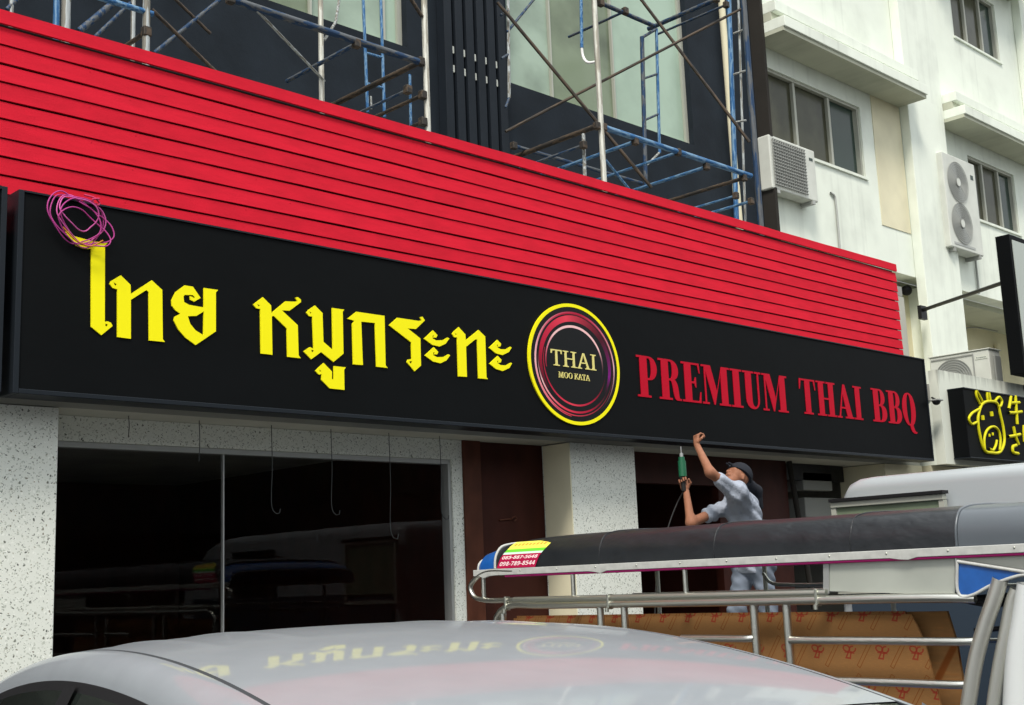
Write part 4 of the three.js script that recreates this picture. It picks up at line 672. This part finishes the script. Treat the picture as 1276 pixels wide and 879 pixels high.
// ------------------------------------------------------------------ pale van behind the taxi
{
  const t = thing('van', 'pale silver van with hinged side window parked behind the three wheeled taxi', 'van', [9.3, 0, 4.2]);
  const x0 = 8.35, x1 = 10.15, zr = hx(1040, 610, 8.4).z, ze = zr + 4.6, yt = 2.30;
  const sec = (z, k) => { const r = .11, P = []; const yt2 = yt - (1 - k) * .35; for (const [x, y] of [[x0 - .03, .45], [x0 - .03, 1.2], [x0, 1.7]]) P.push([x + (1 - k) * .08, y, z]); for (let i = 0; i <= 8; i++) { const a = i / 8 * Math.PI / 2; P.push([x0 + (1 - k) * .1 + .05 + r - r * Math.cos(a), yt2 - r + r * Math.sin(a) * .93, z]); } P.push([(x0 + x1) / 2, yt2 + .02, z]); const L = P.slice(); for (let i = P.length - 2; i >= 0; i--) L.push([x0 + x1 - P[i][0], P[i][1], z]); return L; };
  const rows = [[0, .1], [.015, .45], [.05, .75], [.1, .9], [.18, .98], [.3, 1], [1.5, 1], [3.2, 1], [3.6, .95], [4.0, .7], [4.3, .2], [4.6, -.6]].map(([d, k]) => sec(zr + d, k));
  const silver = phy([.34, .37, .385], { roughness: .35, clearcoat: .6, clearcoatRoughness: .15 }), body = part(t, 'body', gridGeo(rows), silver);
  part(t, 'lower_body', [bx(x0 - .045, x0 - .031, .45, 1.55, zr + .12, ze - .5, .004), bx(x1 + .031, x1 + .045, .45, 1.55, zr + .12, ze - .5, .004)], std([.035, .05, .07], .4)); part(t, 'rear_panel', bx(x0 + .1, x1 - .1, .5, 2.0, zr + .012, zr + .03), silver);
  const P = (a, b) => hx(a, b, x0 - .01), w0 = P(1043, 632), w1 = P(1176, 612);
  const wz0 = w0.z, wz1 = w1.z, wy = (P(1043, 628).y + P(1174, 608).y) / 2;
  const win = part(t, 'side_window', bx(x0 - .045, x0 - .02, wy - .62, wy - .02, wz0, wz1, .006), M.film2);
  part(win, 'frame', [bx(x0 - .07, x0 - .012, wy - .06, wy - .018, wz0 - .02, wz1 + .02, .006), bx(x0 - .06, x0 - .012, wy - .65, wy - .061, wz0 - .02, wz0 + .02), bx(x0 - .06, x0 - .012, wy - .65, wy - .061, wz1 - .02, wz1 + .02), bx(x0 - .06, x0 - .012, wy - .69, wy - .651, wz0 - .02, wz1 + .02)], M.frameGrey);
  part(win, 'rain_strip', bx(x0 - .09, x0 - .0, wy - .017, wy + .006, wz0 - .02, wz1 + .03), M.blackTrim);
  part(t, 'side_window', bx(x0 - .04, x0 - .015, wy - .6, wy - .03, wz1 + 1.4, wz1 + 2.3, .01), M.carGlass);
  for (const x of [x0 + .08, x1 - .08]) for (const z of [zr + .9, zr + 3.6]) { const w = new THREE.CylinderGeometry(.34, .34, .22, 28); w.rotateZ(Math.PI / 2); w.translate(x, .34, z); part(t, 'wheel', w, M.rubber); }
  part(t, 'bumper', bx(x0, x1, .4, .6, zr - .06, zr + .01, .02), M.blackTrim); part(t, 'windscreen', bx(x0 + .15, x1 - .15, 1.3, 1.85, ze - .42, ze - .38), M.carGlass); part(t, 'underbody', bx(x0 + .05, x1 - .05, .3, .5, zr + .1, ze - .1), M.blackTrim);
}

// ------------------------------------------------------------------ worker drilling into the sign's underside
function sdfGeo(fn, c, half, res) { // zero surface of a distance field inside a cube
  const mc = new MarchingCubes(res, M.skin, false, false, 400000); mc.isolation = 0; const h = res / 2;
  for (let k = 0; k < res; k++) for (let j = 0; j < res; j++) for (let i = 0; i < res; i++) mc.field[k * res * res + j * res + i] = -fn(c.x + (i - h) / h * half, c.y + (j - h) / h * half, c.z + (k - h) / h * half);
  mc.update(); const n = mc.count, g = new THREE.BufferGeometry(), p = new Float32Array(n * 3), nn = new Float32Array(n * 3), uv = new Float32Array(n * 2);
  for (let i = 0; i < n; i++) { for (let q = 0; q < 3; q++) p[i * 3 + q] = mc.positionArray[i * 3 + q] * half + [c.x, c.y, c.z][q]; uv[2 * i] = p[i * 3] + p[i * 3 + 2]; uv[2 * i + 1] = p[i * 3 + 1]; }
  // smooth normals from the field itself
  const e = half / h * .6; for (let i = 0; i < n; i++) { const x = p[i * 3], y = p[i * 3 + 1], z = p[i * 3 + 2]; const v = V3(fn(x + e, y, z) - fn(x - e, y, z), fn(x, y + e, z) - fn(x, y - e, z), fn(x, y, z + e) - fn(x, y, z - e)).normalize(); nn.set([v.x, v.y, v.z], i * 3); }
  g.setAttribute('position', new THREE.BufferAttribute(p, 3)); g.setAttribute('normal', new THREE.BufferAttribute(nn, 3)); g.setAttribute('uv', new THREE.BufferAttribute(uv, 2)); return g;
}
const cap = (a, b, ra, rb) => { const ab = b.clone().sub(a), L2 = ab.lengthSq(); return (x, y, z) => { const px = x - a.x, py = y - a.y, pz = z - a.z; let t = (px * ab.x + py * ab.y + pz * ab.z) / L2; t = t < 0 ? 0 : t > 1 ? 1 : t; const dx = px - ab.x * t, dy = py - ab.y * t, dz = pz - ab.z * t; return Math.sqrt(dx * dx + dy * dy + dz * dz) - (ra + (rb - ra) * t); }; };
const smin = (fs, k) => (x, y, z) => { let d = fs[0](x, y, z); for (let i = 1; i < fs.length; i++) { const e = fs[i](x, y, z), h = Math.max(0, Math.min(1, .5 + .5 * (e - d) / k)); d = e + (d - e) * h - k * h * (1 - h); } return d; };
const ell = (c, r) => (x, y, z) => { const a = (x - c.x) / r[0], b = (y - c.y) / r[1], d = (z - c.z) / r[2], k = Math.sqrt(a * a + b * b + d * d); return (k - 1) * Math.min(...r); };
{
  const shL = hz(918, 614, .48), elL = hz(885, 589, .42), wrL = hz(868.5, 555, .24);
  const shR = hz(914, 628, .14), elR = hz(861, 652, .20), wrR = hz(855, 612, .06);
  const neck = hz(917, 606, .32), headC = hz(918, 596, .33), chest = hz(926, 636, .32), waist = hz(934, 672, .33), hip = hz(939, 702, .33);
  const footY = hip.y - .86;
  const kL = V3(hip.x + .02, footY + .46, .44), kR = V3(hip.x - .12, footY + .46, .2), fL = V3(hip.x + .06, footY + .07, .45), fR = V3(hip.x - .06, footY + .07, .19);
  const w = thing('person', 'worker in pale grey shirt and dark cap drilling up into the signboard edge', 'person', [hip.x, footY - .0, .32]);
  // hands: palm and five fingers each
  function hand(wr, fwd, side, palmN, curl) { // fwd: wrist to knuckles, side: towards the index finger, palmN: out of the palm
    const f = []; const K = wr.clone().addScaledVector(fwd, .09); f.push(cap(wr, wr.clone().addScaledVector(fwd, .035), .026, .03));
    for (const o of [-.028, -.009, .01, .028]) f.push(cap(wr.clone().addScaledVector(fwd, .03).addScaledVector(side, o * .8), K.clone().addScaledVector(side, o), .017, .0135));
    const palm = smin(f, .012), fing = [];
    [[.031, .085, .0095], [.0105, .095, .0098], [-.010, .088, .0095], [-.030, .07, .0085]].forEach(([o, L, r], i) => { let p = K.clone().addScaledVector(side, o), a = .35 + curl * .5 + i * .05; for (let s = 0; s < 3; s++) { const d = fwd.clone().multiplyScalar(Math.cos(a)).addScaledVector(palmN, Math.sin(a)), q = p.clone().addScaledVector(d, L * [.45, .32, .25][s]); fing.push(cap(p, q, r * (1 - s * .08), r * (.94 - s * .08))); p = q; a += .35 + curl * .55; } });
    const tb = wr.clone().addScaledVector(fwd, .03).addScaledVector(side, .028), t1 = tb.clone().addScaledVector(side, .03).addScaledVector(fwd, .025).addScaledVector(palmN, .015), t2 = t1.clone().addScaledVector(fwd, .028).addScaledVector(palmN, .022).addScaledVector(side, -.004);
    fing.push(cap(tb, t1, .0135, .0115), cap(t1, t2, .011, .0095));
    const all = smin(fing, .003); return smin([palm, all], .006);
  }
  const dirL = V3(.28, .93, -.22).normalize(), dirR = V3(.0, .96, -.28).normalize();
  const sideL = V3(-.35, .1, .9).normalize(), nL = V3().crossVectors(sideL, dirL).normalize(); const nLr = nL.x > 0 ? nL : nL.negate();
  const sideR = V3(.55, .25, .8).normalize(), nR = V3().crossVectors(dirR, sideR).normalize(), nRr = nR.x < 0 ? nR : nR.negate();
  const bodyFn = smin([cap(shL, elL, .052, .042), cap(elL, wrL, .042, .028), cap(shR, elR, .052, .042), cap(elR, wrR, .042, .028), cap(shL, chest, .07, .1), cap(shR, chest, .07, .1), cap(chest, waist, .125, .12), cap(waist, hip, .12, .13), cap(neck.clone().addScaledVector(V3(.05, -.06, 0), 1), headC, .058, .055), cap(hip.clone().add(V3(0, -.02, .09)), kL, .085, .06), cap(kL, fL, .058, .04), cap(hip.clone().add(V3(0, -.02, -.09)), kR, .085, .06), cap(kR, fR, .058, .04)], .035);
  // head tilted back, facing the sign (towards -x and up)
  const fx = V3(-.70, .68, -.22).normalize(), hu = V3(.68, .70, .05).normalize(), hs = V3().crossVectors(hu, fx).normalize();
  const at = (f, u, s) => headC.clone().addScaledVector(fx, f).addScaledVector(hu, u).addScaledVector(hs, s);
  const headFn = smin([cap(at(-.02, .03, 0), at(.01, .025, 0), .092, .09), cap(at(.03, -.06, 0), at(.045, -.085, 0), .06, .045), cap(at(.085, .0, 0), at(.108, -.022, 0), .012, .016), cap(at(.09, -.05, -.015), at(.09, -.05, .015), .014, .014), cap(at(.0, 0, .088), at(-.01, -.025, .09), .014, .012), cap(at(.0, 0, -.088), at(-.01, -.025, -.09), .014, .012), cap(at(.078, .025, -.04), at(.078, .025, .04), .016, .016)], .02);
  const mid = V3(hip.x - .05, (footY + headC.y) / 2 + .1, .3);
  const bodyGeo = sdfGeo(bodyFn, mid, 1.12, 132);
  const geos = [bodyGeo, sdfGeo(headFn, headC, .17, 60), sdfGeo(hand(wrL, dirL, sideL, nLr, 1.0), wrL.clone().addScaledVector(dirL, .07), .14, 84), sdfGeo(hand(wrR, dirR, sideR, nRr, 1.15), wrR.clone().addScaledVector(dirR, .07), .14, 84)];
  const body = part(w, 'body', geos, M.skin);
  // clothes
  const sl = (a, b, k) => a.clone().lerp(b, k), down = (p, d) => V3(p.x, p.y - d, p.z);
  const wr_ = (x, y, z) => .011 * Math.sin(x * 26 + y * 31) * Math.sin(y * 22 - z * 27 + x * 9) + .004 * Math.sin(y * 60 + x * 34 + z * 40);
  const shirtF0 = smin([cap(shL, sl(shL, elL, .58), .078, .066), cap(shR, sl(shR, elR, .62), .074, .064), cap(shL, chest, .09, .125), cap(shR, chest, .09, .125), cap(chest, waist, .15, .15), cap(waist, hip, .15, .165), cap(sl(neck, chest, .25), chest, .075, .12)], .045);
  const shirtF = (x, y, z) => Math.max(shirtF0(x, y, z) + wr_(x, y, z), hip.y - .09 - y);
  const shirt = part(w, 'shirt', sdfGeo(shirtF, V3((shL.x + hip.x) / 2, (shL.y + hip.y) / 2, .31), .58, 104), M.shirt);
  const hipL = hip.clone().add(V3(0, -.0, .085)), hipR = hip.clone().add(V3(0, -.0, -.085));
  const trF0 = smin([cap(hip, hipL, .14, .13), cap(hip, hipR, .14, .13), cap(hipL, kL, .105, .08), cap(kL, down(fL, -.04), .08, .065), cap(hipR, kR, .105, .08), cap(kR, down(fR, -.04), .08, .065)], .03);
  part(w, 'trousers', sdfGeo((x, y, z) => trF0(x, y, z) + wr_(x, y, z) * .8, V3(hip.x - .02, hip.y - .4, .32), .58, 88), M.trousers);
  part(w, 'shoe', sdfGeo(smin([cap(V3(fL.x + .03, fL.y - .03, fL.z), V3(fL.x - .17, fL.y - .04, fL.z), .045, .035)], .01), V3(fL.x - .07, fL.y - .03, fL.z), .17, 30), M.cap);
  part(w, 'shoe', sdfGeo(smin([cap(V3(fR.x + .03, fR.y - .03, fR.z), V3(fR.x - .17, fR.y - .04, fR.z), .045, .035)], .01), V3(fR.x - .07, fR.y - .03, fR.z), .17, 30), M.cap);
  // cap with brim, black shape behind the neck
  const capF = smin([(x, y, z) => Math.max(ell(at(-.012, .04, 0), [.122, .122, .122])(x, y, z), -((x - headC.x) * hu.x + (y - headC.y) * hu.y + (z - headC.z) * hu.z - .03)), cap(at(.09, .055, -.03), at(.15, .045, -.015), .012, .009), cap(at(.09, .055, .03), at(.15, .045, .015), .012, .009)], .015);
  part(w, 'cap', sdfGeo(capF, headC, .24, 60), M.cap);
  const n0 = at(-.09, .03, 0), n1 = hz(943, 612, .36), n2 = hz(948, 632, .36);
  part(w, 'nape_shape', sdfGeo(smin([cap(n0, n1, .066, .05), cap(n1, n2, .048, .025)], .03), n0.clone().lerp(n2, .5), .36, 56), M.cap, 'black shape hanging behind the neck');
  // eyes
  for (const s of [-.032, .032]) part(w, 'eye', new THREE.SphereGeometry(.011, 10, 8).translate(...at(.082, .008, s).toArray()), M.whiteClip);

  // drill held in the lower hand, pointing up
  const dr = thing('drill', 'green power drill pointing up in the hand of the worker', 'drill', [wrR.x, wrR.y, wrR.z]);
  const grip = wrR.clone().addScaledVector(dirR, .075).addScaledVector(nRr, .035), ax = V3(.04, .99, -.04).normalize(), pt = k => grip.clone().addScaledVector(ax, k);
  part(dr, 'handle', rod(pt(-.08), pt(.05), .021, 14), M.blackPlastic); part(dr, 'motor_housing', [rod(pt(.05), pt(.19), .036, 20), rod(pt(.19), pt(.225), .028, 20)], M.green); part(dr, 'chuck', rod(pt(.225), pt(.26), .017, 16), M.alu); part(dr, 'bit', rod(pt(.26), pt(.32), .005, 8), M.alu);
  part(dr, 'trigger', bx(grip.x - .035, grip.x - .015, grip.y + .02, grip.y + .045, grip.z - .008, grip.z + .008, .004), M.blackPlastic);
  const pb = pt(-.08), e1 = hz(832, 660, .0), e2 = hz(818, 730, .0); part(dr, 'power_cord', tube([pb, hz(845, 625, .0), e1, e2, V3(e2.x - .05, .9, 0), V3(e2.x, .3, .05), V3(e2.x + .5, .15, .1)], .007, 60, 6), M.blackPlastic);

  // trestle platform he stands on
  const pl = thing('work_platform', 'low steel trestle platform under the worker', 'platform', [hip.x, .14, .32]);
  const dy = footY - .006; part(pl, 'deck', bx(hip.x - .7, hip.x + .7, dy - .05, dy, .08, .6, .005), M.concrete);
  for (const sx of [-.6, .6]) for (const sz of [.12, .56]) part(pl, 'leg', rod([hip.x + sx * 1.1, .14, sz], [hip.x + sx, dy - .05, sz], .02), M.tubeBlue);
  for (const sx of [-.63, .63]) part(pl, 'brace', rod([hip.x + sx, .4, .12], [hip.x + sx, .4, .56], .012), M.tubeBlue);
}
renderer.render(scene, camera);
